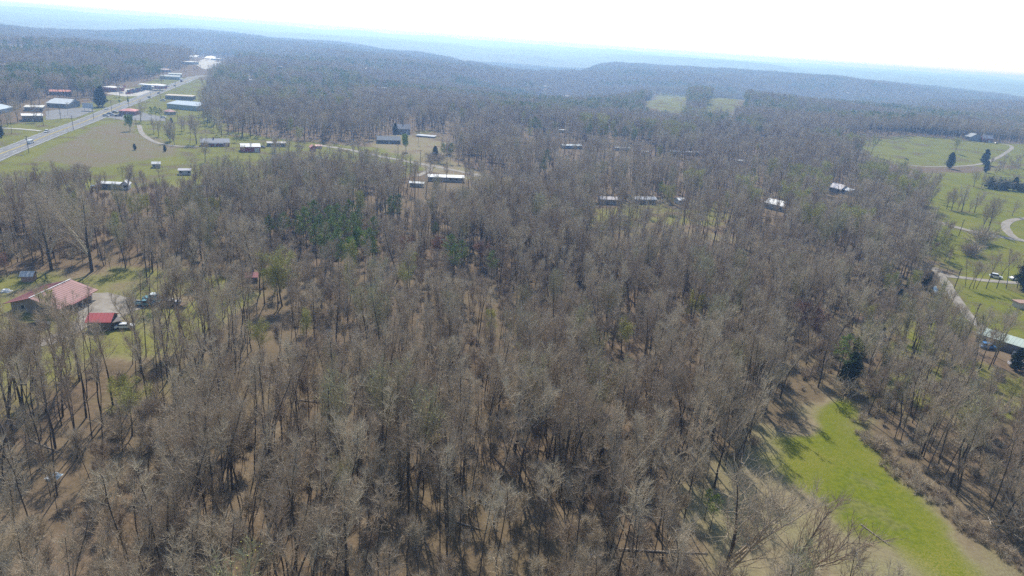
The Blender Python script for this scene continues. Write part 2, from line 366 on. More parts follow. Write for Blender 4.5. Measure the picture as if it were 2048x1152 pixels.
def hardwood(Ht, lod, start=.5, spread=.26, r0=.24, leaves=0, leafsz=.25, tw=1.0, dens=1.0):
    """leafless (or just budding) hardwood -> trunk TB, twig TB, leaf TB"""
    tr, cr, lf = TB(), TB(), TB()
    k0, k1 = ((6, 4), (5, 3), (4, 3), (3, 3))[lod]
    tp = path((0, 0, 0), (rng.normal()*.03, rng.normal()*.03, 1), Ht*.86, 8 if lod < 2 else 4, .055, .03)
    tr.tube(tp, r0, .05, k0)
    stems = [(tp, start, 1.0)]
    for _ in range(rng.integers(1, 4) if dens > .8 else rng.integers(0, 2)):      # a co-dominant fork
        t = rng.uniform(start*.75, start+.12); p, d = along(tp, t); a = rng.uniform(0, 6.28)
        q_ = path(p, (math.cos(a)*.45, math.sin(a)*.45, 1), Ht*(.94-t), 5, .08, .05); cr.tube(q_, r0*.55, .035, k1); stems.append((q_, .15, .6))
    np1 = int((20, 16, 10, 0)[lod]*dens); np2 = (9, 7, 4, 0)[lod]; nt = (6, 3, 2, 0)[lod]
    ends = []
    for st, s0, wgt in stems:
        m = int(np1*wgt)
        for i in range(m):
            t = s0+(1-s0)*((i+rng.uniform(0, 1))/m)**.9; p, d = along(st, min(t, .999)); a = i*2.4+rng.uniform(-.5, .5)
            rel = (t-s0)/(1-s0); el = math.radians(rng.uniform(32, 62)+16*rel); Lb = Ht*spread*(1-.55*rel)*rng.uniform(.65, 1.15)*(.75+.25*wgt)
            b = path(p, (math.cos(a)*math.cos(el), math.sin(a)*math.cos(el), math.sin(el)), Lb, 4 if lod < 2 else 2, .16, .10)
            cr.tube(b, r0*(.24-.12*rel), .015, k1)
            for j in range(np2):
                u = rng.uniform(.22, 1); p2, d2 = along(b, min(u, .999)); d3 = d2+rng.normal(size=3)*.75+np.array([0, 0, .25]); d3 /= np.linalg.norm(d3)
                L2 = Lb*rng.uniform(.25, .5)*(1.15-.5*u)+.5
                c = path(p2, d3, L2, 2, .2, .12)
                if lod < 2: cr.tube(c, .022, .008, 3)
                else: cr.blades(np.array([p2]), np.array([d3*L2]), np.array([.08]))
                for e in range(nt):
                    p3, d4 = along(c, rng.uniform(.15, .999)); ends.append((p3, d4))
    if lod == 3:
        n = 90; u = rng.normal(size=(n, 3)); u /= np.linalg.norm(u, axis=1)[:, None]; rad = rng.uniform(.55, 1, n)[:, None]
        p = np.array([0, 0, Ht*.72])+u*rad*np.array([Ht*.22, Ht*.22, Ht*.25])
        d = u*np.array([.5, .5, .3])+np.array([0, 0, .8]); cr.blades(p, d*Ht*.16, np.full(n, .42*tw)); ends = [(a_, b_) for a_, b_ in zip(p, d)]
    else:
        p = np.array([e[0] for e in ends]); d = np.array([e[1] for e in ends]); n = len(p)
        reps = (1, 1, 1)[lod]
        d = d+rng.normal(size=(n, 3))*.5+np.array([0, 0, .55]); d /= np.linalg.norm(d, axis=1)[:, None]
        L3 = rng.uniform(.5, 1.5, n)*(1, 1.3, 1.9)[lod]
        cr.blades(p, d*L3[:, None], np.full(n, (.026, .058, .15)[lod]*tw))
    if leaves:
        P0 = np.array([e[0] for e in ends]); n = leaves; i = rng.integers(0, len(P0), n)
        p = P0[i]+rng.normal(size=(n, 3))*(.35, .4, .6, 1.2)[lod]; s_ = leafsz*(1, 1.5, 2.6, 5)[lod]
        d = rng.normal(size=(n, 3)); d /= np.linalg.norm(d, axis=1)[:, None]; lf.blades(p, d*s_*1.2, np.full(n, s_))
    return tr, cr, lf
def conifer(Ht, lod, kind):
    tr, lf = TB(), TB(); tp = path((0, 0, 0), (0, 0, 1), Ht*.97, 5, .02, .03); tr.tube(tp, .2 if kind == 'pine' else .15, .03, 5)
    if kind == 'pine': s0, wid, n1 = rng.uniform(.42, .55), Ht*.19, (46, 30)[lod]
    else: s0, wid, n1 = .05, Ht*.30, (150, 60)[lod]
    P_, D_ = [], []
    for i in range(n1):
        rel = (i+rng.uniform(0, 1))/n1; t = s0+(1-s0)*rel; p, d = along(tp, min(t, .995)); a = rng.uniform(0, 6.28)
        if kind == 'pine': w = wid*(math.sin(math.pi*min(rel*.8+.25, 1))**.7)*rng.uniform(.5, 1.15)+.3; z = rng.uniform(-.1, .45)
        else: w = wid*(1-rel**2.4)*min(1, rel*5+.45)*rng.uniform(.7, 1.1)+.15; z = rng.uniform(.3, .8)
        b = path(p, (math.cos(a), math.sin(a), z), w, 2, .12, .08)
        if lod == 0: tr.tube(b, .05, .015, 3)
        m = (17, 9)[lod] if kind == 'pine' else (20, 9)[lod]
        for j in range(m):
            u = rng.uniform(.3 if kind == 'pine' else .15, 1); p2, d2 = along(b, min(u, .99)); P_.append(p2+rng.normal(size=3)*(.28 if kind == 'pine' else .2)); D_.append(d2)
    p = np.array(P_); d = np.array(D_)+rng.normal(size=p.shape)*.7+np.array([0, 0, .3]); d /= np.linalg.norm(d, axis=1)[:, None]
    s_ = (.62, 1.1)[lod]; lf.blades(p, d*s_, np.full(len(p), s_*(.42 if kind == 'pine' else .5)))
    return tr, TB(), lf
def shrub(Ht, leafy):
    cr, lf = TB(), TB(); P_ = []
    for i in range(14):
        a = rng.uniform(0, 6.28); e = rng.uniform(.4, 1.4); b = path((rng.normal()*.3, rng.normal()*.3, 0), (math.cos(a)*math.cos(e), math.sin(a)*math.cos(e), math.sin(e)), Ht*rng.uniform(.6, 1), 3, .15, .08)
        cr.tube(b, .05, .015, 3)
        for j in range(30): P_.append(along(b, rng.uniform(.3, .999)))
    p = np.array([x[0] for x in P_])+rng.normal(size=(len(P_), 3))*.25; d = np.array([x[1] for x in P_])+rng.normal(size=p.shape)*.6
    cr.blades(p, d*.9, np.full(len(p), .09))
    n = leafy; i = rng.integers(0, len(p), n); e = rng.normal(size=(n, 3)); e /= np.linalg.norm(e, axis=1)[:, None]
    if n: lf.blades(p[i]+rng.normal(size=(n, 3))*.25, e*.4, np.full(n, .35))
    return TB(), cr, lf
class Form:
    def __init__(s, tb, mats, ht, nm='tree'):
        s.ht = ht; s.parts = []
        for t, pn, m in zip(tb, ('trunk', 'branches', 'foliage'), mats):
            if t.v: me = t.mesh(pn); me.materials.append(m); s.parts.append((pn, me))
        # single joined mesh for mass planting
        V, T, mi, ms, n = [], [], [], [], 0
        for t, m in zip(tb, mats):
            if not t.v: continue
            v = np.concatenate(t.v); f = np.concatenate(t.t); V.append(v); T.append(f+n); n += len(v); mi.append(np.full(len(f), len(ms), np.int32)); ms.append(m)
        s.joint = (np.concatenate(V), np.concatenate(T), np.concatenate(mi), ms)
    def joined(s, name):
        V, T, mi, ms = s.joint; me = fastmesh(name, V, T, 3)
        for m in ms: me.materials.append(m)
        me.polygons.foreach_set('material_index', mi); return me
BM = (M['bark'], M['twig'], M['bud']); OM = (M['bark'], M['twigb'], M['bud'])
bare0 = [Form(hardwood(22, 0, start=rng.uniform(.42, .62), spread=rng.uniform(.15, .21), r0=rng.uniform(.16, .25), dens=.9), BM, 22) for _ in range(6)]
pole0 = [Form(hardwood(22, 0, start=rng.uniform(.58, .74), spread=rng.uniform(.10, .15), r0=rng.uniform(.11, .17), dens=.5), BM, 22) for _ in range(9)]
pole1 = [Form(hardwood(22, 1, start=rng.uniform(.58, .72), spread=rng.uniform(.11, .15), r0=.15, dens=.55), BM, 22) for _ in range(6)]
bare1 = [Form(hardwood(22, 1, start=rng.uniform(.45, .62), spread=rng.uniform(.15, .21), r0=.2), BM, 22) for _ in range(7)]
bare2 = [Form(hardwood(22, 2, start=.5, spread=.21), BM, 22) for _ in range(6)]
bare3 = [Form(hardwood(22, 3), BM, 22) for _ in range(5)]
sap1 = [Form(hardwood(11, 1, start=.3, spread=.22, r0=.08, leaves=int(l)), BM, 11) for l in (0, 0, 0)]+[Form(hardwood(13, 1, start=.6, spread=.11, r0=.08), BM, 13) for _ in range(3)]
olive = [Form(hardwood(20, 1, start=.45, spread=.17, leaves=420, leafsz=.08), OM, 20) for _ in range(3)]
budt = [Form(hardwood(17, 1, start=.3, spread=.30, leaves=3600, leafsz=.13), OM, 17) for _ in range(3)]
brig = [Form(hardwood(15, 1, start=.25, spread=.27, leaves=4200, leafsz=.26), (M['bark'], M['twigb'], M['bright']), 15) for _ in range(2)]
redt = [Form(hardwood(15, 1, start=.35, spread=.30, leaves=1700, leafsz=.20), (M['bark'], M['twig'], M['redbud']), 15) for _ in range(2)]
bud3 = [Form(hardwood(17, 3, leaves=60, leafsz=.22), OM, 17) for _ in range(2)]
pine = [Form(conifer(19, 0, 'pine'), (M['bark'], M['bark'], M['needle']), 19) for _ in range(3)]
pine1 = [Form(conifer(20, 1, 'pine'), (M['bark'], M['bark'], M['needle']), 20) for _ in range(2)]
cedar = [Form(conifer(9, 0, 'cedar'), (M['bark'], M['bark'], M['cedar']), 9) for _ in range(2)]
shr = [Form(shrub(3.0, l), (M['bark'], M['twig'], M['cedar']), 3) for l in (0, 500)]
shrb = [Form(shrub(3.0, 0), (M['bark'], M['twig'], M['cedar']), 3) for _ in range(2)]
openb = [Form(hardwood(16, 0, start=.22, spread=.40, r0=.3), BM, 16) for _ in range(3)]
def plant(name, form, loc, ht, label, cat='tree', group=None, rz=None, lean=(0, 0)):
    rz = random.uniform(0, 6.28) if rz is None else rz; s = ht/form.ht
    o = empty(name, loc, label, cat, rz, group); o.scale = (s, s, s); o.location.z -= .15
    if lean != (0, 0):
        o.rotation_euler = (Matrix.Rotation(lean[0], 3, 'Y') @ Matrix.Rotation(lean[1], 3, 'X') @ Matrix.Rotation(rz, 3, 'Z')).to_euler()
    for pn, me in form.parts: link(pn, me, o)
    return o
def crownpos(px, py, ht): return gp(px, py, ht*.72)
random.seed(5)
# ------------------------------------------------------------------ buildings
KEEP = []      # (x0,y0,x1,y1,dist,prob): views through the wood that must stay open
FOOT = []      # (x,y,r): nothing grows inside
def keep(x0, y0, x1, y1, prob=.9, d=None):
    c = gp((x0+x1)/2, y1); KEEP.append((x0, y0, x1, y1, math.hypot(c.x, c.y)-3 if d is None else d, prob))
def bld(name, label, cat, p1, p2, depth, wh, rh, wc, rc, roof='gable', ridge='x', win=3, side=2, door=True, chim=0, over=.4, group=None, porch=0, kp=.85, steel=False, doorc=(.5, .5, .48), garage=0, top=None):
    a, b = gp(*p1), gp(*p2); c = (a+b)/2; ux = (b-a); ux.z = 0; Lx = ux.length; rz = math.atan2(ux.y, ux.x)
    z = min(terr(a.x, a.y), terr(b.x, b.y)); mid = Vector((c.x-math.sin(rz)*depth/2, c.y+math.cos(rz)*depth/2, 0)); z = float(min(z, terr(mid.x, mid.y)))
    FOOT.append((mid.x, mid.y, max(Lx, depth)/2+4)); x0 = min(p1[0], p2[0]); x1 = max(p1[0], p2[0]); f = proj(c.x, c.y, z)[2]
    hpx = (wh+rh)*F/f*.97; keep(x0-1, min(p1[1], p2[1])-hpx-3, x1+1, max(p1[1], p2[1])+1, kp, math.hypot(c.x, c.y)-2)
    o = empty(name, (mid.x, mid.y, z), label, cat, rz, group); X, Y = Lx/2, depth/2
    wm, rm = paint(wc), paint(rc, .6 if steel else .75)
    w = MB().box(-X, X, -Y, Y, -.6, wh)
    if roof == 'gable':
        if ridge == 'x': w.prism([(-Y+.01, wh-.01), (Y-.01, wh-.01), (0, wh+rh-.15)], 0, 0); w.v = w.v[:8]; w.f = w.f[:6]; w.add([(-X, -Y, wh), (-X, Y, wh), (-X, 0, wh+rh-.12), (X, -Y, wh), (X, Y, wh), (X, 0, wh+rh-.12)], [(0, 2, 1), (3, 4, 5)])
        else: w.add([(-X, -Y, wh), (X, -Y, wh), (0, -Y, wh+rh-.12), (-X, Y, wh), (X, Y, wh), (0, Y, wh+rh-.12)], [(0, 1, 2), (3, 5, 4)])
    w.build('wall', wm, o); r = MB(); ov = over; th = .16
    if roof == 'gable':
        A, B, along_ = (Y, X, 0) if ridge == 'x' else (X, Y, 1); k = rh/A; e = wh-k*ov
        prof = [(-A-ov, e), (0, wh+rh), (A+ov, e), (A+ov, e+th), (0, wh+rh+th), (-A-ov, e+th)]; n = 6
        vs = [((-B-ov, u, v) if along_ == 0 else (u, -B-ov, v)) for u, v in prof]+[((B+ov, u, v) if along_ == 0 else (u, B+ov, v)) for u, v in prof]
        r.add(vs, [(0, 1, 4, 5), (1, 2, 3, 4), (6, 11, 10, 7), (7, 10, 9, 8)]+[(i, (i+1) % 6, 6+(i+1) % 6, 6+i) for i in range(6)])
    elif roof == 'hip':
        d = min(X, Y)*.95; V = [(-X-ov, -Y-ov, wh), (X+ov, -Y-ov, wh), (X+ov, Y+ov, wh), (-X-ov, Y+ov, wh)]
        if X >= Y: V += [(-X+d, 0, wh+rh), (X-d, 0, wh+rh)]; Fc = [(0, 1, 5, 4), (1, 2, 5), (2, 3, 4, 5), (3, 0, 4), (0, 3, 2, 1)]
        else: V += [(0, -Y+d, wh+rh), (0, Y-d, wh+rh)]; Fc = [(0, 1, 4), (1, 2, 5, 4), (2, 3, 5), (3, 0, 4, 5), (0, 3, 2, 1)]
        r.add(V, Fc)
    elif roof == 'flat':
        r.box(-X-ov, X+ov, -Y-ov, Y+ov, wh+.002, wh+max(rh, .25)); 
    elif roof == 'shed':
        r.add([(-X-ov, -Y-ov, wh), (X+ov, -Y-ov, wh), (X+ov, Y+ov, wh+rh), (-X-ov, Y+ov, wh+rh)]+[(-X-ov, -Y-ov, wh+th), (X+ov, -Y-ov, wh+th), (X+ov, Y+ov, wh+rh+th), (-X-ov, Y+ov, wh+rh+th)], [(0, 3, 2, 1), (4, 5, 6, 7), (0, 1, 5, 4), (1, 2, 6, 5), (2, 3, 7, 6), (3, 0, 4, 7)])
        w2 = MB().prism([(-Y, wh), (Y, wh), (Y, wh+rh)], 0, 0)
    ro = r.build('roof', rm, o)
    if steel:
        rb = MB(); n = int(Lx/.9)
        if roof == 'gable' and ridge == 'x':
            for i in range(n+1):
                x = -X+i*Lx/n; k = rh/Y
                for sgn in (-1, 1): rb.add([(x-.04, 0, wh+rh+th+.01), (x+.04, 0, wh+rh+th+.01), (x+.04, sgn*(Y+ov), wh-k*ov+th+.01), (x-.04, sgn*(Y+ov), wh-k*ov+th+.01), (x, 0, wh+rh+th+.05), (x, sgn*(Y+ov), wh-k*ov+th+.05)], [(0, 4, 5, 3), (4, 1, 2, 5)])
            rb.build('roof_rib', rm, ro)
    if 'pale ridge' in label: MB().box(-X-ov, X+ov, -.16, .16, wh+rh+th+.05, wh+rh+th+.16).build('ridge_cap', M['white'], ro)
    zs = min(1.0, wh*.4); hs = min(1.2, wh*.45)
    if win:
        slots = win+(1 if door else 0); dk = slots//2 if door else -1
        for i in range(slots):
            x = -X+(i+.5)*Lx/slots
            if i == dk: d = MB().box(x-.5, x+.5, -Y-.05, -Y+.1, 0, 2.05); link('door', d.mesh('door'), o, paint(doorc)); continue
            wd = min(.8, Lx/slots*.3); fr = MB().box(x-wd-.1, x+wd+.1, -Y-.05, -Y+.1, zs-.1, zs+hs+.1).build('window', M['trim'], o)
            MB().box(x-wd, x+wd, -Y-.08, -Y+.1, zs, zs+hs).build('pane', M['glass'], fr)
    for i in range(side):
        y = -Y+(i+.5)*depth/side
        for sx in (-1, 1):
            fr = MB().box(sx*X-.05, sx*X+.05, y-.6, y+.6, zs-.1, zs+hs+.1).build('window', M['trim'], o); MB().box(sx*X-.08, sx*X+.08, y-.5, y+.5, zs, zs+hs).build('pane', M['glass'], fr)
    for i in range(garage):
        x = X-2.2-i*4; MB().box(x-1.5, x+1.5, -Y-.06, -Y+.1, 0, 2.5).build('garage_door', paint((.6, .6, .58)), o)
    if chim: MB().box(chim*X*.5-.45, chim*X*.5+.45, -.4, .4, wh, wh+rh+1.1).build('chimney', paint((.22, .10, .07)), ro)
    if porch:
        MB().box(-X*.6, X*.6, -Y-porch, -Y-.01, wh-.35, wh-.2).build('porch_roof', rm, o)
        for sx in (-1, 0, 1): MB().box(sx*X*.57-.08, sx*X*.57+.08, -Y-porch+.1, -Y-porch+.26, -.3, wh-.36).build('porch_post', M['trim'], o)
    return o
GR = (.34, .35, .36); DG = (.13, .14, .15); BR = (.30, .13, .09); WH = (.62, .62, .60); TAN = (.42, .36, .27); RR = (.42, .12, .11); BL = (.42, .50, .58)
# --- homestead at the left
bld('house', 'large low house with a pink-red metal roof and a pale ridge beside the gravel yard', 'house', (119, 632), (185, 598), 14, 2.8, 2.1, (.24, .20, .18), (.27, .10, .095), ridge='x', win=4, side=2, steel=True, over=1.3, kp=.35, porch=2.2)
bld('shed', 'small open-sided shed with a bright red metal roof in front of the gravel yard', 'shed', (176, 662), (222, 662), 5.5, 2.7, 1.3, (.16, .12, .10), (.50, .10, .10), ridge='x', win=0, side=0, steel=True, kp=.85)
bld('lean_to', 'dark lean-to joined to the right of the red-roofed shed', 'shed', (223, 660), (243, 655), 5, 2.0, .6, (.10, .09, .08), (.17, .15, .14), roof='shed', win=0, side=0, kp=.7)
bld('shed', 'little grey shed on the lawn behind the big red-roofed house', 'shed', (43, 564), (66, 564), 3.2, 2.0, .9, (.33, .22, .19), (.40, .42, .43), win=0, side=0)
bld('shed', 'tiny pink-red roofed shed alone at the right end of the homestead lawn', 'shed', (493, 565), (515, 564), 3.0, 1.9, 1.0, (.16, .13, .11), (.62, .26, .24), ridge='x', win=0, side=0)
KEEP.append((272, 584, 366, 624, 215, .85)); KEEP.append((170, 585, 270, 630, 205, .5))
# --- among the trees, left
bld('mobile_home', 'long mobile home with a thin white roof edge deep in the left woods', 'mobile home', (200, 377), (240, 379), 4.5, 2.6, .5, (.16, .15, .14), (.72, .72, .70), roof='gable', win=3, side=1)
bld('shed', 'white gabled shed at the right end of the mobile home in the left woods', 'shed', (244, 379), (258, 379), 5, 2.5, 1.6, (.72, .72, .70), (.55, .55, .55), ridge='y', win=1, side=0, door=False)
bld('shed', 'small white-topped shed below the farm field, seen through bare crowns', 'shed', (305, 336), (321, 336), 4, 2.3, .8, TAN, WH, win=1, side=0)
bld('mobile_home', 'pale grey mobile home below the brick house, seen through bare crowns', 'mobile home', (358, 350), (382, 350), 4.5, 2.5, .6, (.42, .40, .42), (.50, .48, .50), win=2, side=0)
# --- the row of houses
bld('house', 'red brick ranch house with a long grey roof left of the red barn', 'house', (402, 293), (459, 293), 8.5, 2.7, 2.0, (.33, .10, .09), (.33, .33, .35), ridge='x', win=4, side=2, chim=-.2, porch=1.5)
bld('barn', 'red metal barn with a white roof edge beside the ranch house', 'barn', (483, 304), (521, 304), 9, 3.4, 1.4, (.30, .05, .07), (.70, .70, .70), ridge='x', win=0, side=0, steel=True, garage=1)
bld('mobile_home', 'dark long building with a rusty white roof right of the red barn', 'mobile home', (535, 293), (572, 294), 5, 2.7, .6, (.12, .13, .14), (.58, .53, .50), win=3, side=1)
bld('shed', 'small dark red shed with a round-looking top on the lawn by the side road', 'shed', (622, 302), (632, 302), 4, 2.6, 1.3, (.36, .06, .07), (.58, .26, .24), ridge='y', win=0, side=0)
bld('lean_to', 'low salmon-coloured roof beside the small dark red shed', 'shed', (633, 297), (644, 297), 3.5, 1.6, .5, (.40, .30, .28), (.66, .40, .35), roof='shed', win=0, side=0)
bld('house', 'low dark house with a grey gabled roof on the tan yard', 'house', (755, 287), (801, 288), 9, 2.8, 2.4, (.10, .11, .13), (.16, .18, .20), ridge='x', win=4, side=2)
bld('house', 'two-storey dark slate-roofed house behind the low dark house', 'house', (787, 268), (820, 269), 11, 4.6, 3.2, (.17, .15, .15), (.13, .14, .17), ridge='x', win=4, side=2, chim=.3, garage=1)
bld('pool_deck', 'pale railed pool deck right of the two-storey dark house', 'deck', (832, 273), (868, 276), 8, .9, .2, (.20, .22, .26), (.46, .49, .52), roof='flat', win=0, side=0)
bld('mobile_home', 'long mobile home with a shining white roof at the bend of the side road', 'mobile home', (857, 362), (928, 365), 6, 2.7, .9, (.33, .31, .29), (.82, .82, .80), ridge='x', win=6, side=1, steel=True)
bld('shed', 'small white-roofed trailer just left of the long mobile home', 'shed', (819, 373), (847, 375), 3.5, 2.2, .5, (.42, .42, .38), (.74, .76, .74), ridge='x', win=2, side=0)
bld('mobile_home', 'grey trailer with a pale roof edge in the wood right of the tan yard', 'mobile home', (1125, 297), (1163, 298), 5, 2.6, .7, (.15, .17, .18), (.55, .60, .60), win=4, side=1)
for i, (x, y, w, lab) in enumerate([(1231, 301, 30, 'faint white trailer half hidden in grey trees, first right of the grey trailer'), (1283, 309, 13, 'tiny white shed between two half-hidden trailers in the grey wood'),
      (1341, 309, 18, 'white roof glimpsed in grey trees, middle of the hidden row'), (1371, 310, 28, 'white trailer roof at the right end of the hidden row'), (1471, 327, 16, 'thin white roof line in grey trees above the large clearing'), (1118, 265, 20, 'pale roof line just above the pine in the middle wood')]):
    bld('trailer', lab, 'mobile home', (x, y), (x+w, y+1), 4, 2.5, .5, (.40, .42, .43), (.62, .65, .66), win=2, side=0, kp=.5)
bld('mobile_home', 'pinkish white roofed mobile home at the left end of the woodland clearing', 'mobile home', (1200, 408), (1240, 410), 6, 2.8, .9, (.34, .31, .29), (.52, .48, .47), win=4, side=1, kp=.3)
bld('mobile_home', 'dark mobile home with a white gable top in the middle of the clearing edge', 'mobile home', (1270, 408), (1312, 409), 6, 2.8, .9, (.13, .14, .16), (.45, .47, .50), win=4, side=1, kp=.3)
bld('shed', 'white shed at the right end of the woodland clearing', 'shed', (1357, 409), (1374, 409), 5, 2.5, .8, WH, (.80, .78, .75), win=1, side=0, kp=.3)
bld('barn', 'bright white metal roof standing out in the right half of the woods', 'barn', (1528, 415), (1566, 424), 9, 3.2, 1.9, (.50, .50, .48), (.84, .84, .82), ridge='x', win=2, side=1, steel=True)
bld('house', 'white gabled house in the trees by the ridge at right', 'house', (1657, 382), (1680, 387), 8, 3.0, 2.4, (.32, .31, .33), (.78, .73, .74), ridge='x', win=2, side=1)
bld('garage', 'blue-grey garage beside the white gabled house on the ridge', 'garage', (1682, 386), (1697, 391), 7, 2.8, 1.2, (.26, .32, .36), (.55, .60, .66), ridge='x', win=1, side=0)
# --- hilltop farm, right
bld('house', 'hilltop house with a steep white front gable above the pale field', 'house', (1939, 281), (1961, 283), 10, 4.2, 3.8, (.25, .25, .30), (.30, .32, .34), ridge='y', win=3, side=2, kp=0)
bld('house', 'dark red hilltop house next to the gabled one', 'house', (1964, 284), (1984, 286), 10, 4.4, 3.4, (.28, .10, .10), (.22, .22, .26), ridge='x', win=3, side=2, kp=0, garage=1)
# --- valley farm, right
bld('barn', 'very long low barn with a pale green roof at the right edge of the picture', 'barn', (1950, 683), (2070, 722), 7, 3.0, 1.3, (.22, .21, .19), (.50, .58, .50), ridge='x', win=0, side=0, steel=True, kp=.6)
bld('trailer', 'white box trailer with a rusty top cut by the right edge', 'trailer', (2036, 617), (2062, 618), 3, 2.0, .4, (.62, .58, .52), (.40, .26, .20), roof='flat', win=0, side=0, kp=.95)
# --- along the highway
bld('shop', 'wide shop with a light grey roof of several gables by the highway', 'shop', (94, 214), (138, 217), 20, 3.6, 2.2, (.26, .25, .25), (.50, .54, .57), ridge='x', win=5, side=2, kp=.9)
bld('shop', 'cross-gabled wing on the right of the grey-roofed shop', 'shop', (139, 216), (160, 213), 16, 4.2, 2.4, (.20, .22, .27), (.58, .61, .62), ridge='y', win=3, side=1)
bld('shop', 'brick building with a dazzling flat white roof left of the highway', 'shop', (46, 243), (87, 243), 12, 4, .4, (.27, .20, .17), (.80, .80, .77), roof='flat', win=4, side=2)
bld('shop', 'low building with a cream flat roof behind the brick one', 'shop', (49, 222), (86, 223), 14, 3, .4, (.28, .25, .22), (.64, .62, .55), roof='flat', win=4, side=0)
bld('shop', 'blue-grey roofed building on the left edge of the picture', 'shop', (-14, 232), (27, 222), 16, 3.6, 1.8, (.36, .42, .46), (.46, .53, .58), ridge='x', win=3, side=1)
bld('restaurant', 'pink-roofed roadside building with parked cars on its left', 'restaurant', (238, 229), (270, 231), 12, 3.4, 1.6, (.30, .12, .12), (.60, .25, .24), roof='hip', win=4, side=2)
bld('shop', 'long flat brown-roofed building just right of the highway', 'shop', (331, 198), (385, 201), 14, 3.6, .5, (.22, .20, .19), (.50, .43, .34), roof='flat', win=6, side=1)
bld('warehouse', 'large metal warehouse with a broad blue-grey roof', 'warehouse', (334, 216), (396, 222), 32, 4.4, 1.6, (.36, .40, .37), BL, ridge='x', win=0, side=0, steel=True)
bld('house', 'little salmon-roofed hut in front of the warehouse', 'hut', (340, 230), (352, 229), 7, 2.6, 1.8, (.42, .38, .34), (.55, .30, .26), roof='hip', win=2, side=1)
bld('fuel_station', 'fuel station shop with a red band under the white canopy', 'shop', (300, 176), (320, 178), 12, 4, .5, (.42, .13, .12), (.55, .50, .47), roof='flat', win=3, side=1)
bld('shop', 'pale hip-roofed building left of the fuel station', 'shop', (283, 179), (303, 180), 12, 3.2, 2, (.50, .47, .43), (.48, .50, .52), roof='hip', win=3, side=1)
bld('shop', 'white-roofed store with a red front at the back of the truck lot', 'shop', (206, 182), (232, 184), 14, 4, .5, (.45, .14, .13), (.74, .72, .70), roof='flat', win=4, side=1)
bld('shop', 'orange-red roofed shops hidden behind dark pines', 'shop', (100, 190), (143, 191), 12, 3.5, 1.2, (.30, .18, .15), (.52, .20, .15), ridge='x', win=5, side=0)
bld('shop', 'long white-fronted building beyond the fuel station', 'shop', (320, 158), (360, 160), 14, 4, 1.4, (.55, .58, .56), (.42, .46, .46), ridge='x', win=6, side=1)
bld('shop', 'narrow green-grey roofed building behind the long white-fronted one', 'shop', (338, 153), (364, 154), 12, 3.5, 1.2, (.40, .43, .40), (.46, .50, .48), ridge='x', win=4, side=0)
bld('house', 'orange brick houses far up the left side of the highway', 'house', (318, 144), (342, 144), 12, 3, 1.6, (.42, .26, .20), (.40, .30, .27), win=4, side=0)
bld('shop', 'white flat-roofed store at the far bend of the highway', 'shop', (374, 129), (398, 129), 16, 4, .5, (.50, .48, .46), (.74, .73, .70), roof='flat', win=4, side=0)
bld('warehouse', 'white warehouse with a bright roof at the far end of the highway', 'warehouse', (416, 117), (432, 118), 22, 5, 2, (.50, .52, .55), (.85, .85, .85), win=2, side=0)
bld('canopy', 'low white canopy right of the far white warehouse', 'canopy', (431, 121), (447, 122), 14, 3.5, .6, (.40, .42, .44), (.82, .82, .82), roof='flat', win=2, side=0)
bld('warehouse', 'thin white roof left of the far white warehouse', 'warehouse', (381, 114), (398, 114), 18, 4, .6, (.5, .5, .5), (.75, .75, .75), roof='flat', win=2, side=0)
bld('school', 'tan many-windowed building at the far upper left edge', 'school', (-8, 86), (20, 86), 40, 9, 1, (.44, .38, .33), (.48, .44, .40), roof='flat', win=5, side=0)
bld('school', 'long orange brick building with a grey roof at the far upper left', 'school', (24, 87), (61, 88), 50, 9, 2, (.46, .24, .14), (.34, .32, .30), roof='flat', win=6, side=0)
bld('shop', 'small bright orange building right of the long brick one, far upper left', 'shop', (66, 86), (77, 86), 30, 8, 2, (.55, .22, .14), (.62, .28, .20), roof='flat', win=2, side=0)
far_ = [(92, 84, 12, 'first of two thin white roofs far off at upper left'), (112, 85, 16, 'second of two thin white roofs far off at upper left'), (188, 46, 12, 'white sliver of a building in the blue hills at upper left'),
 (562, 93, 16, 'pale building cluster below the blue hills, left of centre'), (576, 133, 8, 'faint roof in woods left of the bright pair'), (709, 141, 12, 'blinding white roof, left one of the bright pair in the far woods'),
 (729, 140, 16, 'white roof, right one of the bright pair in the far woods'), (778, 143, 10, 'faint grey roof just right of the bright pair'), (946, 148, 12, 'lone white roof in the far woods above centre'),
 (1426, 142, 13, 'lone brilliant white roof on the far right ridge'), (1503, 149, 6, 'tiny pale roof right of the brilliant ridge roof'), (1482, 198, 6, 'left white hut behind the pair of meadows'),
 (1500, 198, 7, 'middle white hut behind the pair of meadows'), (1514, 199, 9, 'right white hut behind the pair of meadows'), (1087, 175, 9, 'pale roof down in the central valley'), (1129, 195, 9, 'lowest pale roof in the central valley'),
 (1692, 188, 6, 'white speck of a house above the right field, left one'), (1710, 190, 8, 'tan house above the right field, middle one'), (1763, 189, 8, 'white speck of a house above the right field, right one'),
 (645, 170, 9, 'white roof among yellow-green trees, left one'), (657, 171, 12, 'white roof among yellow-green trees, right one'), (570, 175, 12, 'brownish roof among budding trees left of centre'), (762, 180, 13, 'grey gabled house peeping from woods above the tan yard'),
 (557, 137, 8, 'faint pale roof right of the highway bend'), (499, 165, 10, 'thin grey roof in woods right of the fuel station'), (0, 134, 12, 'pale hut in the woods at the left edge')]
for x, y, w, lab in far_:
    bld('distant_house', lab, 'house', (x, y), (x+w, y+w*.06), 9, 3.2, 1.2, (.50, .50, .50), (.80, .80, .79) if 'white' in lab or 'pale' in lab else (.40, .40, .42), win=0, side=0, kp=.7)
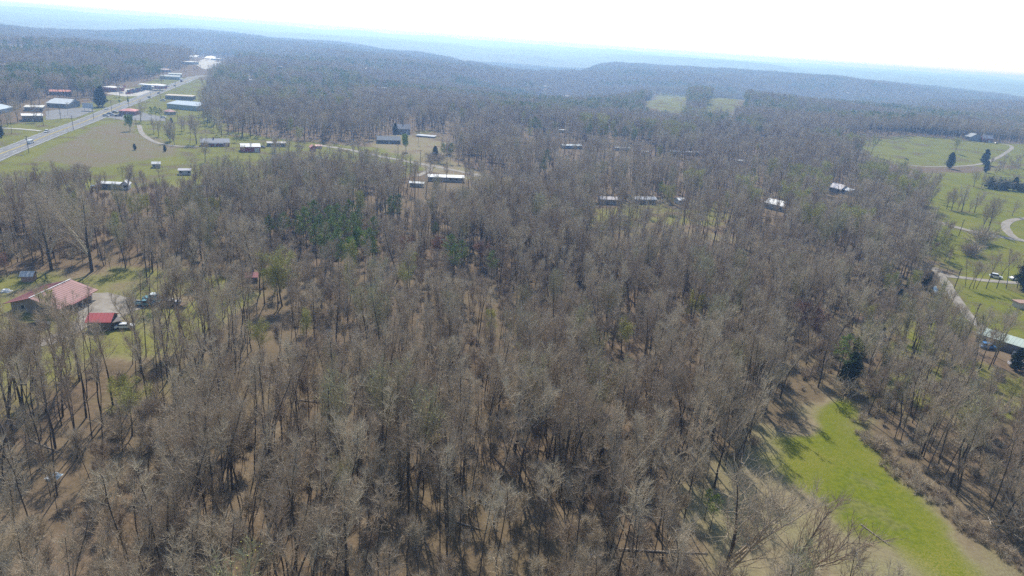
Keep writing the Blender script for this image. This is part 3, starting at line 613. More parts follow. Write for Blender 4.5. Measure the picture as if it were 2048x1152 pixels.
# water tower on the horizon
def tower():
    p = gp(1867, 160); o = empty('water_tower', (p.x, p.y, p.z), 'pale water tower rising above the last ridge at right', 'water tower')
    MB().cyl((0, 0), 9, 34, 42, 2, 14).cyl((0, 0), 9, 42, 46, 2, 14, 3).cyl((0, 0), 2.5, 28, 34, 2, 14, 9).build('tank', paint((.7, .74, .76)), o)
    for k in range(4): a = k*1.57; MB().cyl((7*math.cos(a), 7*math.sin(a)), .6, 0, 34, 2, 6).build('leg', paint((.6, .64, .66)), o)
tower()
# ------------------------------------------------------------------ vehicles
def wheels(o, L, Wd, r=.33, xs=None):
    for x in (xs or (-L*.31, L*.31)):
        for sy in (-1, 1): MB().cyl((x, r), r, sy*Wd/2-.11, sy*Wd/2+.11, 1, 12).build('wheel', M['rubber'], o)
def car(label, px, hd, rgb, kind='car', cat=None, pos=None, group=None):
    p = gp(*px) if pos is None else pos; nm = {'car': 'parked_car', 'van': 'van', 'pickup': 'pickup_truck', 'truck': 'box_truck', 'suv': 'parked_car'}[kind]
    o = empty(nm, (p.x, p.y, float(terr(p.x, p.y))+.16), label, cat or {'car': 'car', 'suv': 'car', 'van': 'van', 'pickup': 'pickup truck', 'truck': 'truck'}[kind], hd, group)
    m = paint(rgb, .3); FOOT.append((p.x, p.y, 3))
    if kind in ('car', 'suv'):
        h = 1.45 if kind == 'car' else 1.8; L, Wd = 4.7, 1.85
        MB().prism([(-2.3, .35), (2.3, .35), (2.35, .75), (1.3, .95), (-1.9, .98 if kind == 'car' else 1.1), (-2.35, .85)], -Wd/2, Wd/2).build('body', m, o)
        b = -1.7 if kind == 'car' else -2.2
        MB().prism([(b, .95), (1.25, .93), (.55, h-.06), (b+.55, h-.06)], -Wd/2+.12, Wd/2-.12).build('windows', M['glass'], o)
        MB().prism([(b+.5, h-.06), (.58, h-.06), (.4, h), (b+.65, h)], -Wd/2+.14, Wd/2-.14).build('roof', m, o); wheels(o, L, Wd)
    elif kind == 'van':
        L, Wd = 5.6, 2.0
        MB().prism([(-2.8, .4), (2.8, .4), (2.8, 1.0), (2.1, 1.2), (1.5, 2.2), (-2.8, 2.25)], -Wd/2, Wd/2).build('body', m, o)
        MB().prism([(2.12, 1.22), (1.62, 2.05), (1.5, 2.05), (2.0, 1.22)], -Wd/2+.1, Wd/2-.1).build('windscreen', M['glass'], o)
        for sy in (-1, 1): MB().box(-2.4, 1.45, sy*(Wd/2)-.02, sy*(Wd/2)+.02, 1.3, 1.9).build('side_window', M['glass'], o)
        wheels(o, L, Wd, .36)
    elif kind == 'pickup':
        L, Wd = 5.6, 1.95
        MB().prism([(-2.8, .45), (2.8, .45), (2.8, 1.0), (1.4, 1.1), (-.6, 1.1), (-.6, .7), (-2.7, .7), (-2.7, 1.1), (-2.8, 1.1)], -Wd/2, Wd/2).build('body', m, o)
        MB().prism([(-.6, 1.1), (1.4, 1.1), (.8, 1.75), (-.5, 1.75)], -Wd/2+.1, Wd/2-.1).build('cab', M['glass'], o); MB().box(-.5, .75, -Wd/2+.14, Wd/2-.14, 1.752, 1.82).build('roof', m, o)
        for sy in (-1, 1): MB().box(-2.7, -.62, sy*(Wd/2-.06)-.05, sy*(Wd/2-.06)+.05, .7, 1.12).build('side_panel', m, o)
        wheels(o, L, Wd, .38)
    else:
        L, Wd = 9, 2.4
        MB().box(-4.5, 2.2, -1.2, 1.2, .9, 3.6).build('cargo_box', m, o); MB().prism([(2.3, .5), (4.5, .5), (4.5, 1.5), (3.9, 2.6), (2.3, 2.6)], -1.1, 1.1).build('cab', paint((.35, .14, .11)), o)
        MB().box(4.16, 4.3, -.95, .95, 1.6, 2.2).build('windscreen', M['glass'], o); wheels(o, L, Wd, .5, (-3.3, -2.2, 3.3))
    return o
hd = math.atan2(*(hwl[30]-hwl[10])[::-1])
def onroad(px, off, d=1):
    p = gp(*px); x = float(np.interp(p.y, hwl[:, 1], hwl[:, 0])); return Vector((x+off, p.y, 0)), (hd if d > 0 else hd+math.pi)
for lab, px, off, d, c, k in [('white van driving on the highway at the left edge', (58, 287), 1.6, 1, (.8, .8, .8), 'van'), ('white sport utility car next up the highway from the van', (95, 265), -5, -1, (.8, .8, .78), 'suv'),
      ('small white car on the highway near the pink-roofed building', (212, 219), -5, -1, (.75, .75, .75), 'car'), ('dark car on the highway by the brown-roofed building', (327, 188), 5, 1, (.06, .06, .08), 'car'),
      ('white box truck with a red cab far up the highway', (378, 165), -1.7, -1, (.75, .74, .72), 'truck'), ('tiny dark car behind the box truck on the highway', (361, 173), 1.7, 1, (.08, .08, .08), 'car'), ('tiny white car between the fuel station and the highway', (345, 176), -5, -1, (.8, .8, .8), 'car')]:
    ps, h_ = onroad(px, off, d); car(lab, None, h_, c, k, pos=ps)
for lab, px, h_, c, k in [('white car turning in front of the fuel station', (337, 174), .3, (.8, .8, .8), 'car'), ('silver car, leftmost by the pink-roofed building', (212, 233), .4, (.55, .57, .6), 'suv'), ('dark blue car, second by the pink-roofed building', (220, 229), .4, (.05, .07, .14), 'car'),
      ('grey car, third by the pink-roofed building', (226, 232), .5, (.4, .42, .45), 'car'), ('black car behind the row by the pink-roofed building', (230, 226), .3, (.03, .03, .04), 'car'), ('dark pickup nearest the pink-roofed building', (238, 233), .6, (.05, .05, .08), 'pickup'),
      ('white car on the gravel by the warehouse corner', (327, 236), .1, (.78, .78, .78), 'car'), ('white pickup on the gravel left of the warehouse', (326, 202), .2, (.8, .8, .8), 'pickup'),
      ('teal pickup left of the flatbed trailer on the homestead gravel', (290, 612), .1, (.10, .24, .28), 'pickup'), ('dark pickup parked below the big red-roofed house', (78, 655), .4, (.06, .07, .08), 'pickup'),
      ('white car right of the red-roofed shed', (250, 657), .3, (.72, .72, .70), 'car'), ('white pickup left of the mobile home in the left woods', (195, 376), .2, (.7, .74, .76), 'pickup'),
      ('white car parked on the grass left of the valley gravel lane', (1991, 556), -.5, (.82, .82, .82), 'suv'), ('second white car, half behind the dark conifer by the valley lane', (2029, 560), .1, (.82, .82, .82), 'car'),
      ('blue car under a bright blue cover beside the long green-roofed barn', (1975, 697), -.1, (.05, .22, .50), 'suv'), ('white truck at the lower right of the long barn', (2037, 735), -.2, (.75, .72, .72), 'pickup'), ('small dark car in front of the white truck near the long barn', (2030, 714), .9, (.08, .09, .10), 'car'),
      ('dark car left of the long dark building by the red barn', (524, 296), .1, (.05, .07, .06), 'car'), ('car parked in the hilltop farm yard', (1992, 288), .2, (.2, .2, .22), 'car')]:
    car(lab, px, h_, c, k)
k = 0
lotcols = [((.45, .05, .06), 'red'), ((.06, .08, .20), 'blue'), ((.05, .05, .06), 'black'), ((.40, .06, .06), 'red'), ((.55, .56, .58), 'silver'), ((.36, .05, .07), 'red'), ((.08, .10, .25), 'blue')]
for row in range(3):
    for i in range(7):
        c, nm = lotcols[(i*3+row*2) % 7]; x = 256+i*4.8+row*1.2; y = 188.6-i*1.05-row*2.7
        car('%s vehicle in the close-packed rows of the dealer lot by the highway' % nm, (x, y), .9, c, 'pickup' if (i+row) % 2 else 'suv', group='vehicles in the dealer lot')
for x, y, c, nm in ((231, 184, (.1, .1, .3), 'blue'), (236, 183, (.6, .6, .6), 'silver'), (242, 182, (.4, .06, .06), 'red'), (243, 187, (.7, .7, .7), 'white')): car('%s car in front of the red-fronted store at the truck lot' % nm, (x, y), 1.3, c, 'car', group='cars before the red-fronted store')
# teal tractor truck with crane and a flatbed loaded with machinery
def rig():
    p = gp(306, 608); o = empty('work_truck', (p.x, p.y, float(terr(p.x, p.y))+.15), 'teal work truck with a raised light-topped cab on the homestead gravel', 'truck', -.05); m = paint((.10, .28, .32), .4)
    MB().box(-2.6, 2.4, -1.1, 1.1, .7, 1.3).box(-2.5, -.6, -1.05, 1.05, 1.3, 2.1).build('body', m, o)
    c = MB().prism([(-.4, 1.31), (1.9, 1.31), (1.9, 2.2), (1.4, 3.1), (-.4, 3.1)], -1.05, 1.05).build('cab', m, o); MB().box(-.45, 1.4, -1.0, 1.0, 3.102, 3.2).build('cab_roof', paint((.6, .68, .68)), c)
    MB().prism([(1.92, 2.1), (1.47, 2.95), (1.57, 2.98), (2.02, 2.1)], -.9, .9).build('windscreen', M['glass'], o); wheels(o, 5.4, 2.1, .5)
    p = gp(344, 612); o = empty('flatbed_trailer', (p.x, p.y, float(terr(p.x, p.y))+.15), 'dark flatbed trailer coupled behind the teal work truck', 'trailer', -.12)
    MB().box(-4.5, 4.5, -1.2, 1.2, .75, 1.0).box(-4.5, -4.35, -1.2, 1.2, 1.0, 1.7).build('bed', M['wood'], o); MB().box(-6.2, -4.5, -.1, .1, .6, .8).build('drawbar', M['metal'], o); wheels(o, 9, 2.4, .45, (1.2, 2.3, -.2))
    for i, (x, c, nm) in enumerate(((336, (.10, .13, .15), 'dark grey'), (346, (.14, .10, .09), 'brown'), (357, (.30, .30, .32), 'light grey'))):
        q = gp(x, 611.5+i*.9); o2 = empty('machine_crate', (q.x, q.y, float(terr(q.x, q.y))+1.17), '%s piece of machinery loaded on the flatbed trailer' % nm, 'machinery', .1*i); m = paint(c)
        MB().box(-.8, .8, -.7, .7, 0, .7).build('housing', m, o2); MB().cyl((0, 0), .3, .7, 1.2, 2, 10).build('exhaust', M['metal'], o2)
rig()
# ------------------------------------------------------------------ poles, billboard, canopy, small things
def polef(label, px, hh=10, bars=1, rz=hd+math.pi/2, lean=0):
    p = gp(*px); o = empty('utility_pole', (p.x, p.y, p.z), label, 'utility pole', rz, 'utility poles'); o.rotation_euler = (lean, 0, rz)
    MB().cyl((0, 0), .17, -.5, hh, 2, 8, .11).build('post', M['pole'], o)
    for b in range(bars): MB().box(-1.2, 1.2, -.07, .07, hh-.7-b*.9, hh-.55-b*.9).build('crossarm', M['pole'], o)
    MB().cyl((.3, .25), .22, hh-2.4, hh-1.6, 2, 8).build('transformer', M['metal'], o)
for lab, x, y in [('wooden utility pole behind the van at the left edge', 58, 306), ('utility pole on the verge below the flat white-roofed building', 147, 260), ('utility pole on the verge just left of the roadside building cars', 188, 240), ('utility pole between the shop lot and the highway', 122, 240),
      ('utility pole standing behind the parked cars of the roadside building', 224, 224), ('utility pole across the highway from the dealer lot', 258, 214), ('utility pole near the brown-roofed building', 321, 197), ('utility pole in front of the fuel station', 301, 190),
      ('utility pole beyond the fuel station', 352, 181), ('utility pole on the lawn of the brick ranch house', 356, 244), ('utility pole at the side road by the tan yard', 796, 314), ('utility pole where the side road bends', 841, 330), ('utility pole in the field near the pale culvert', 87, 252), ('utility pole on the far lawn by the side road', 734, 330)]:
    polef(lab, (x, y))
for lab, x, y in [('utility pole beside the creek and gravel lane junction', 1908, 578), ('utility pole at the side road through the valley', 1917, 472), ('leaning utility pole on the green slope left of the gravel lane', 1942, 655)]: polef(lab, (x, y), 9, 1, .5, .05)
p = gp(177, 222); o = empty('billboard', (p.x, p.y, p.z), 'pale rectangular billboard on posts beside the highway', 'billboard', .2)
MB().box(-4.2, 4.2, -.15, .15, 2.2, 6.6).build('panel', paint((.52, .56, .62)), o)
for s in (-3, 0, 3): MB().cyl((s, .3), .16, -.3, 5.6, 2, 8).build('post', M['metal'], o)
p = gp(306, 180); o = empty('fuel_canopy', (p.x, p.y, p.z), 'bright white flat fuel station canopy on columns', 'canopy', .05)
MB().box(-14, 14, -5, 5, 5.0, 6.0).build('canopy_roof', paint((.85, .85, .84)), o)
for sx in (-10, -3.5, 3.5, 10):
    for sy in (-3, 3): MB().box(sx-.2, sx+.2, sy-.2, sy+.2, -.2, 4.998).build('column', M['white'], o)
KEEP.append((205, 160, 345, 196, 500, 1)); KEEP.append((80, 196, 190, 245, 350, 1))
def sign(px, h, label, c):
    p = gp(*px); o = empty('roadside_sign', (p.x, p.y, p.z), label, 'sign', hd-math.pi/2); MB().box(-1.3, 1.3, -.12, .12, h-1.8, h).build('panel', paint(c), o); MB().cyl((0, 0), .12, -.3, h-1.81, 2, 8).build('post', M['metal'], o)
sign((299, 203), 5, 'square sign on a post at the brown-roofed building entrance', (.25, .25, .27)); sign((250, 182), 6, 'red and pale sign on a post in front of the dealer lot', (.5, .15, .13))
def logobj(a, b, r, label):
    p, q = gp(*a), gp(*b); d = q-p; L = d.length; o = empty('fallen_log', (p.x, p.y, (p.z+q.z)/2+r*.8), label, 'fallen tree', math.atan2(d.y, d.x)); t = TB()
    pts = path((0, 0, 0), (1, 0, .0), L, 10, .02, 0); pts = [np.array((v[0], v[1], v[2]*.15)) for v in pts]; t.tube(pts, r, r*.35, 7); me = t.mesh('trunk'); link('trunk', me, o, M['wood2'])
    t = TB()
    for i in range(7):
        b_, d_ = along(pts, random.uniform(.5, .99)); t.tube(path(b_, (.7, random.uniform(-1, 1), random.uniform(0, .7)), random.uniform(1, 2.5), 3, .2, .05), .06, .015, 4)
    link('branch', t.mesh('branch'), o, M['wood2'])
M['wood2'] = mat('weathered_wood', (.40, .34, .27), rgb2=(.26, .21, .16), scale=2)
logobj((1238, 1100), (1415, 1108), .22, 'long pale fallen trunk lying level on the leaf litter at bottom centre')
logobj((175, 1010), (262, 1105), .22, 'fallen trunk slanting down to the right in the bottom left woods')
for k_, (a, b, c, d) in enumerate(((420, 850, 470, 872), (690, 930, 735, 918), (900, 1040, 962, 1062), (1120, 960, 1150, 1000), (330, 1060, 395, 1040), (60, 880, 120, 905), (590, 800, 640, 806), (1010, 850, 1060, 838), (1290, 930, 1330, 960), (820, 780, 860, 800))):
    logobj((a, b), (c, d), random.uniform(.13, .2), 'grey fallen trunk half hidden on the litter under the near trees'); [o for o in S.objects if o.name.startswith('fallen_log')][-1]['group'] = 'fallen trunks under the near trees'
logobj((1555, 862), (1598, 870), .16, 'broken branches lying on the dry grass left of the green strip'); logobj((1722, 1050), (1775, 1090), .14, 'pale dead branches on the left edge of the green strip')
def tarp(px, label, c, c2, n=5, s=.8):
    p = gp(*px); o = empty('tarp_heap', (p.x, p.y, p.z), label, 'tarp'); KEEP.append((px[0]-16, px[1]-14, px[0]+16, px[1]+8, 400, .9)); FOOT.append((p.x, p.y, 3)); V = []; Fc = []; K = 14
    for i in range(K):
        for j in range(K):
            x = (i/(K-1)-.5)*2; y = (j/(K-1)-.5)*2; h = max(0, 1-x*x-y*y)**.6*.8+.25*float(vnoise(i*.9, j*.9, 44))*max(0, 1.2-x*x-y*y); V.append((x*1.5*s, y*1.1*s, h*s+.03))
    for i in range(K-1):
        for j in range(K-1): a = i*K+j; Fc.append((a, a+K, a+K+1, a+1))
    me = bpy.data.meshes.new('sheet'); me.from_pydata(V, [], Fc); me.update(); link('sheet', me, o, paint(c)); MB().box(-.9*s, .2*s, -1.5*s, -1.2*s, 0, .5*s).build('box', paint(c2), o)
tarp((108, 953), 'crumpled blue and white tarp on the leaf litter at bottom left', (.42, .52, .60), (.75, .75, .75))
tarp((12, 583), 'small white heap on the lawn at the left edge of the homestead', (.7, .68, .64), (.6, .6, .6), s=1.0)
def mound():
    p = gp(1735, 640); o = empty('earth_bank', (p.x, p.y, p.z-.2), 'brown curved earth bank in the creek wood left of the valley', 'earth bank', .2); V = []; Fc = []; K = 16; FOOT.append((p.x, p.y, 8)); KEEP.append((1705, 620, 1762, 650, 400, .6))
    for i in range(K):
        for j in range(K):
            x = (i/(K-1)-.5)*2; y = (j/(K-1)-.5)*2; V.append((x*7, y*4, max(0, 1-x*x-y*y)**.7*2.2+.15*float(vnoise(i*.7, j*.7, 9))))
    for i in range(K-1):
        for j in range(K-1): a = i*K+j; Fc.append((a, a+K, a+K+1, a+1))
    me = bpy.data.meshes.new('bank'); me.from_pydata(V, [], Fc); me.update(); link('bank', me, o, M['soil'])
mound()
def cow(px, rz, label):
    p = gp(*px); o = empty('grazing_cow', (p.x, p.y, p.z), label, 'cow', rz); t = TB()
    t.tube([np.array(v) for v in ((-1.1, 0, 1.05), (-.9, 0, 1.0), (-.3, 0, .95), (.4, 0, .95), (.85, 0, 1.05))], .30, .36, 9)
    t.tube([np.array(v) for v in ((.75, 0, 1.1), (1.15, 0, .85), (1.45, 0, .45))], .26, .13, 7); t.tube([np.array(v) for v in ((1.35, 0, .5), (1.6, 0, .2))], .15, .09, 7)
    for x in (-.85, .7):
        for y in (-.22, .22): t.tube([np.array(v) for v in ((x, y, .95), (x+.04, y, .5), (x-.02, y, 0))], .15, .06, 6)
    t.tube([np.array(v) for v in ((-1.1, 0, 1.1), (-1.25, 0, .7), (-1.25, 0, .4))], .05, .03, 4); link('body', t.mesh('body'), o, M['hide'])
cow((1811, 319), .3, 'left dark cow grazing low on the hill field'); cow((1815, 321), 1.6, 'right dark cow grazing low on the hill field')
# ------------------------------------------------------------------ trees that can be told apart
def T(forms, px, ht, label, nm='tree', crown=False, lean=(0, 0), cat='tree', group=None, kp=.5, kr=.5):
    p = crownpos(px[0], px[1], ht) if crown else gp(*px); FOOT.append((p.x, p.y, 2.5)); f = proj(p.x, p.y, p.z)[2]; s = F/f
    if kp and crown: KEEP.append((px[0]-ht*.2*s, px[1]-ht*.25*s, px[0]+ht*.2*s, px[1]+ht*.1*s, math.hypot(p.x, p.y)-1, kp))
    return plant(nm, random.choice(forms), p, ht, label, cat, group, lean=lean)
T(openb, (184, 543), 29, 'tallest dark-trunked tree at the back edge of the homestead lawn, right of the pair', 'bare_tree'); T(openb, (103, 540), 27, 'tall dark-trunked tree at the back edge of the homestead lawn, left of the pair', 'bare_tree')
T(bare0, (12, 517), 24, 'bare tree at the left edge above the homestead lawn', 'bare_tree'); T(openb, (508, 560), 22, 'bare tree shading the tiny pink-red roofed shed', 'bare_tree')
T(openb, (1440, 1192), 25, 'big spreading bare tree whose limbs fan over the dry grass at lower right', 'bare_tree', lean=(.12, 0)); T(openb, (1530, 1205), 22, 'bare tree leaning right over the green strip at the bottom', 'bare_tree', lean=(.30, 0))
T(bare0, (1636, 775), 21, 'thin dark tree standing alone at the head of the green strip', 'bare_tree'); T(pine, (1668, 775), 16, 'pine with a bushy top beside the dark cedar at the head of the green strip', 'pine_tree')
T(cedar, (1692, 777), 10.5, 'broad black-green cedar at the head of the bright green strip', 'cedar_tree'); T(cedar, (1765, 755), 5.5, 'small cedar right of the broad black-green cedar', 'cedar_tree')
T(budt, (1909, 307), 17, 'round bare tree alone in the middle of the hill field', 'bare_tree'); T(cedar, (1898, 337), 14, 'dark round evergreen beside the track under the hill field', 'evergreen_tree'); T(cedar, (1967, 329), 14, 'pointed dark cedar where the track meets the copse', 'cedar_tree'); T(cedar, (1971, 345), 10, 'lower dark cedar just below the pointed one', 'cedar_tree')
T(cedar, (2046, 580), 15, 'dark dense conifer at the right edge behind the second white car', 'cedar_tree')
T(openb, (1976, 462), 19, 'dense purple-grey bare tree at the side road in the valley', 'bare_tree'); T(openb, (1965, 458), 15, 'smaller bare tree against the left side of the dense purple-grey one', 'bare_tree')
for i, (x, y, h) in enumerate(((1893, 418, 11), (1903, 420, 14), (1923, 424, 16), (1949, 425, 13), (1915, 421, 8), (1938, 425, 8), (2024, 432, 10))): T(openb, (x, y), h, 'bare sapling-like tree in the hedge line crossing the green valley', 'bare_tree', group='bare trees of the valley hedge line')
for i, (x, y, h) in enumerate(((1930, 574, 13), (1938, 577, 12), (1946, 578, 13), (1952, 578, 14), (1972, 577, 17), (1993, 577, 18), (2012, 577, 18), (2034, 576, 15), (2040, 576, 14))): T(bare0, (x, y), h, 'bare tree in the short row between the two gravel lanes of the valley', 'bare_tree', group='row of bare trees in the valley')
for x, y, h in ((1935, 512, 6), (1948, 510, 7), (1958, 488, 9), (1966, 485, 8), (1942, 508, 5)): T(shrb, (x, y), h, 'tangled brown thicket bush between the two valley roads', 'bush', cat='bush', group='thicket between the valley roads')
for x, y, h in ((1988, 378, 9), (2000, 379, 7), (2012, 380, 9), (2026, 381, 10), (2038, 382, 8), (1978, 376, 8), (2050, 383, 9)): T(cedar+shr[1:], (x, y), h, 'dark cedar in the hedge row at the top of the green valley', 'cedar_tree', group='cedars of the upper hedge row')
for x, y, h in ((1947, 374, 12), (1963, 375, 11), (1981, 376, 9), (1995, 376, 10), (2030, 377, 11)): T(openb, (x, y), h, 'bare tree in the cedar hedge row at the top of the green valley', 'bare_tree', group='bare trees of the upper hedge row')
CP = []
for i in range(42):
    x = random.uniform(1975, 2075); y = random.uniform(318, 352); 
    if y < 352-(x-1965)*.32 and x < 2040: y += 14
    p = gp(x, y); FOOT.append((p.x, p.y, 2)); CP.append((p.x, p.y, p.z, random.uniform(9, 14), random.choice(bare1), 'bare_tree', 'bare purple-grey tree in the copse right of the pointed cedar', 'copse under the hilltop drive'))
for x, y, h, f, lab in [(260, 262, 12, brig, 'round green tree at the top corner of the brown field'), (275, 262, 10, bare1, 'small bare tree where the farm track starts'), (282, 244, 17, openb, 'tall bare brownish tree right of the pink-roofed building'), (340, 283, 9, brig, 'small green tree beside the farm track'),
      (349, 290, 9, openb, 'little bare tree beside the farm track end'), (393, 288, 20, openb, 'big bare tree left of the brick ranch house'), (380, 286, 16, bare1, 'bare tree behind the left end of the ranch house'), (473, 283, 17, bare1, 'bare tree between the ranch house and red barn'), (343, 248, 5, cedar, 'dark little shrub tree on the lawn by the warehouse'),
      (313, 245, 13, pine, 'pine in the clump left of the warehouse, tallest of it'), (304, 246, 13, pine, 'pine in the clump left of the warehouse, at its left end'), (322, 246, 12, pine, 'pine in the clump left of the warehouse, at its right end'), (596, 325, 15, openb, 'dark bare spreading tree on the lawn right of the white-roofed trailer'), (583, 322, 7, shrb, 'bushy thicket at the foot of the spreading lawn tree'),
      (557, 330, 8, shrb, 'dense grey bush left of the spreading lawn tree'), (812, 303, 13, brig, 'fresh green tree in front of the low dark house'), (836, 290, 14, bare1, 'bare tree right of the low dark house'), (790, 268, 9, cedar, 'slim dark evergreen at the left corner of the two-storey house'), (870, 318, 9, cedar, 'dark evergreen bush right of the tan yard'),
      (900, 326, 14, pine, 'pine standing over the thicket right of the tan yard'), (885, 324, 13, pine, 'second pine in the thicket right of the tan yard'), (270, 300, 4, cedar, 'low round evergreen bush at the foot of the brown field'), (330, 303, 4, cedar, 'dark bush above the grey crowns below the brown field'), (205, 213, 17, cedar, 'dark columnar cedar beside the billboard'), (198, 214, 15, cedar, 'dark cedar left of the columnar one near the billboard'),
      (36, 244, 16, openb, 'bare tree left of the brick white-roofed building'), (70, 245, 15, openb, 'bare tree in front of the brick white-roofed building'), (6, 272, 15, openb, 'dark bare tree at the left edge above the highway'), (23, 268, 13, bare1, 'bare tree on the lawn across the highway'), (122, 241, 7, bare1, 'small bare tree on the shop lawn'), (2, 275, 8, cedar, 'dark evergreen at the left edge beside the highway'),
      (240, 208, 4, brig, 'small round green tree on the grass by the dealer lot'), (256, 207, 5, brig, 'second small green tree on the grass by the dealer lot'), (860, 322, 6, shrb, 'brushy thicket at the right end of the tan yard'), (875, 326, 7, shrb, 'brushy thicket right of the dark evergreen bush'), (720, 320, 11, bare1, 'thin bare tree on the lawn below the side road')]:
    T(f, (x, y), h, lab, {id(cedar): 'evergreen_tree', id(pine): 'pine_tree', id(shrb): 'bush', id(brig): 'green_tree'}.get(id(f), 'bare_tree'), cat='bush' if f is shrb else 'tree')
for x, y in ((560, 328), (548, 322), (684, 352), (700, 350), (722, 345), (738, 350), (748, 345), (744, 352)):
    T(bare1, (x+random.uniform(-4, 4), y+6), random.uniform(13, 19), 'slim bare tree rising over the long lawns below the side road', 'bare_tree', group='slim trees below the side road')
buds = [(560, 527, 19), (552, 548, 15), (252, 790, 13), (985, 640, 12), (700, 500, 13), (820, 520, 12), (810, 545, 12), (722, 398, 15), (140, 400, 15), (265, 405, 15), (340, 410, 14), (430, 405, 13), (290, 400, 12), (232, 440, 12), (150, 430, 13), (580, 245, 16), (597, 263, 13), (520, 660, 11), (1205, 330, 13), (1047, 232, 17), (1060, 245, 15),
  (1225, 248, 14), (1200, 262, 12), (1320, 300, 12), (1517, 292, 12), (1465, 232, 11), (1740, 620, 11), (1828, 553, 11), (1785, 560, 12), (905, 215, 18), (925, 225, 17), (960, 208, 17), (625, 178, 17), (700, 190, 17), (760, 132, 18), (540, 163, 15), (690, 180, 15), (1250, 655, 12), (245, 770, 10), (90, 590, 9), (700, 545, 13), (1060, 262, 12), (820, 205, 15), (1110, 250, 13), (1790, 640, 10), (1890, 480, 12), (1875, 500, 11), (2030, 770, 9), (1735, 690, 10), (640, 182, 16), (1390, 600, 12), (610, 640, 11)]
def reg(x, y):
    if x > 1550: return 'at the right-hand edge of the big wood'
    if y < 225: return 'in the far woods between half-hidden roofs'
    if y < 350: return 'in the middle-distance woods, right of the tan yard' if x > 850 else 'near the houses beyond the lawns'
    if 520 < x < 780: return 'in the dense evergreen clump left of centre' if y < 520 else 'just below the evergreen clump'
    return 'in the left woods above the homestead' if x < 520 and y < 500 else 'beside the homestead at left' if x < 520 else 'out of the central bare woods'
for i, (x, y, h) in enumerate(buds): T(budt, (x, y), h, 'yellow-green budding tree %s' % reg(x, y), 'budding_tree', True, group='budding trees '+reg(x, y), kp=.9)
for x, y, h in ((705, 492, 12), (722, 398, 12), (712, 470, 12)): T(brig, (x, y), h, 'vivid fresh green tree by the dark pine clump in the woods', 'green_tree', True, group='fresh green trees by the pine clump', kp=.8)
for x, y, h in ((875, 488, 12), (962, 496, 11), (812, 482, 9), (1612, 622, 13), (1635, 635, 12), (8, 518, 8), (1640, 650, 10), (305, 398, 10)): T(redt, (x, y), h, 'small russet-budded tree glowing in the bare woods', 'red_budded_tree', True, group='russet budded trees', kp=.85)
pn = [(612, 440, 19), (625, 425, 19), (640, 455, 18), (648, 480, 17), (655, 440, 20), (663, 462, 19), (672, 430, 18), (676, 480, 17), (690, 455, 18), (695, 420, 18), (705, 450, 17), (715, 440, 16), (735, 480, 17), (737, 492, 15), (745, 455, 16), (600, 450, 15), (660, 495, 15), (785, 412, 16), (795, 405, 15), (680, 505, 14), (568, 445, 15), (540, 450, 14), (900, 490, 16), (910, 510, 15), (925, 500, 14), (1093, 312, 17), (1088, 330, 14), (985, 520, 13), (1070, 245, 20), (1080, 250, 18), (1180, 258, 17), (1215, 262, 17), (1230, 268, 16), (1250, 262, 17), (1270, 268, 16), (1285, 262, 15), (1298, 270, 14), (1508, 345, 12), (1520, 258, 14), (870, 455, 10), (745, 492, 14), (1418, 995, 7), (1430, 1010, 8), (665, 182, 16), (880, 160, 16), (1325, 375, 13), (632, 470, 16), (650, 500, 13)]
for x, y, h in pn: T(pine, (x, y), h, 'dark green pine rising %s' % reg(x, y), 'pine_tree', True, group='pines '+reg(x, y), kp=.9)
for x, y, h in ((1710, 705, 5), (1795, 615, 7), (1850, 580, 7), (1857, 572, 6), (1813, 590, 6), (1870, 800, 6), (1915, 790, 7), (2040, 1080, 8), (1722, 846, 3), (2030, 740, 7), (1760, 680, 5), (1725, 715, 6), (1690, 790, 5), (1740, 790, 5)): T(shrb if y > 780 else cedar, (x, y), h, 'dark green bush in the creek-side scrub at right', 'bush', cat='bush', group='bushes of the creek-side scrub')
LATE = []
def scat(poly, n, fm, h0, h1, label, nm, group, cat='tree', kp=.8, mind=3.0):
    pg = np.array(poly, float); put = []; k = 0
    while len(put) < n and k < n*30:
        k += 1; x = random.uniform(pg[:, 0].min(), pg[:, 0].max()); y = random.uniform(pg[:, 1].min(), pg[:, 1].max())
        if sdist(pg, np.array([x]), np.array([y]))[0] < 0: continue
        h = random.uniform(h0, h1); p = gp(x, y); s_ = F/proj(p.x, p.y, p.z)[2]; w_ = h*.15*s_; dd = math.hypot(p.x, p.y)
        if any(dd < d and x+w_ > a and x-w_ < c and y-h*s_ < e and y-h*.4*s_ > b and random.random() < pr*kp for a, b, c, e, d, pr in KEEP): continue
        if any((p.x-a)**2+(p.y-b)**2 < mind**2 for a, b in put) or any((p.x-a)**2+(p.y-b)**2 < rr_*rr_ for a, b, rr_ in FOOT) or min(ldist(l_, np.array([p.x]), np.array([p.y]))[0]-w for l_, w in [(t_, 3.5) for t_ in TRACKS]+[(hwl, 10)]) < 0: continue
        put.append((p.x, p.y)); LATE.append((p.x, p.y, p.z, h, random.choice(fm), nm, label, group))
    for a, b in put: FOOT.append((a, b, 2.0))

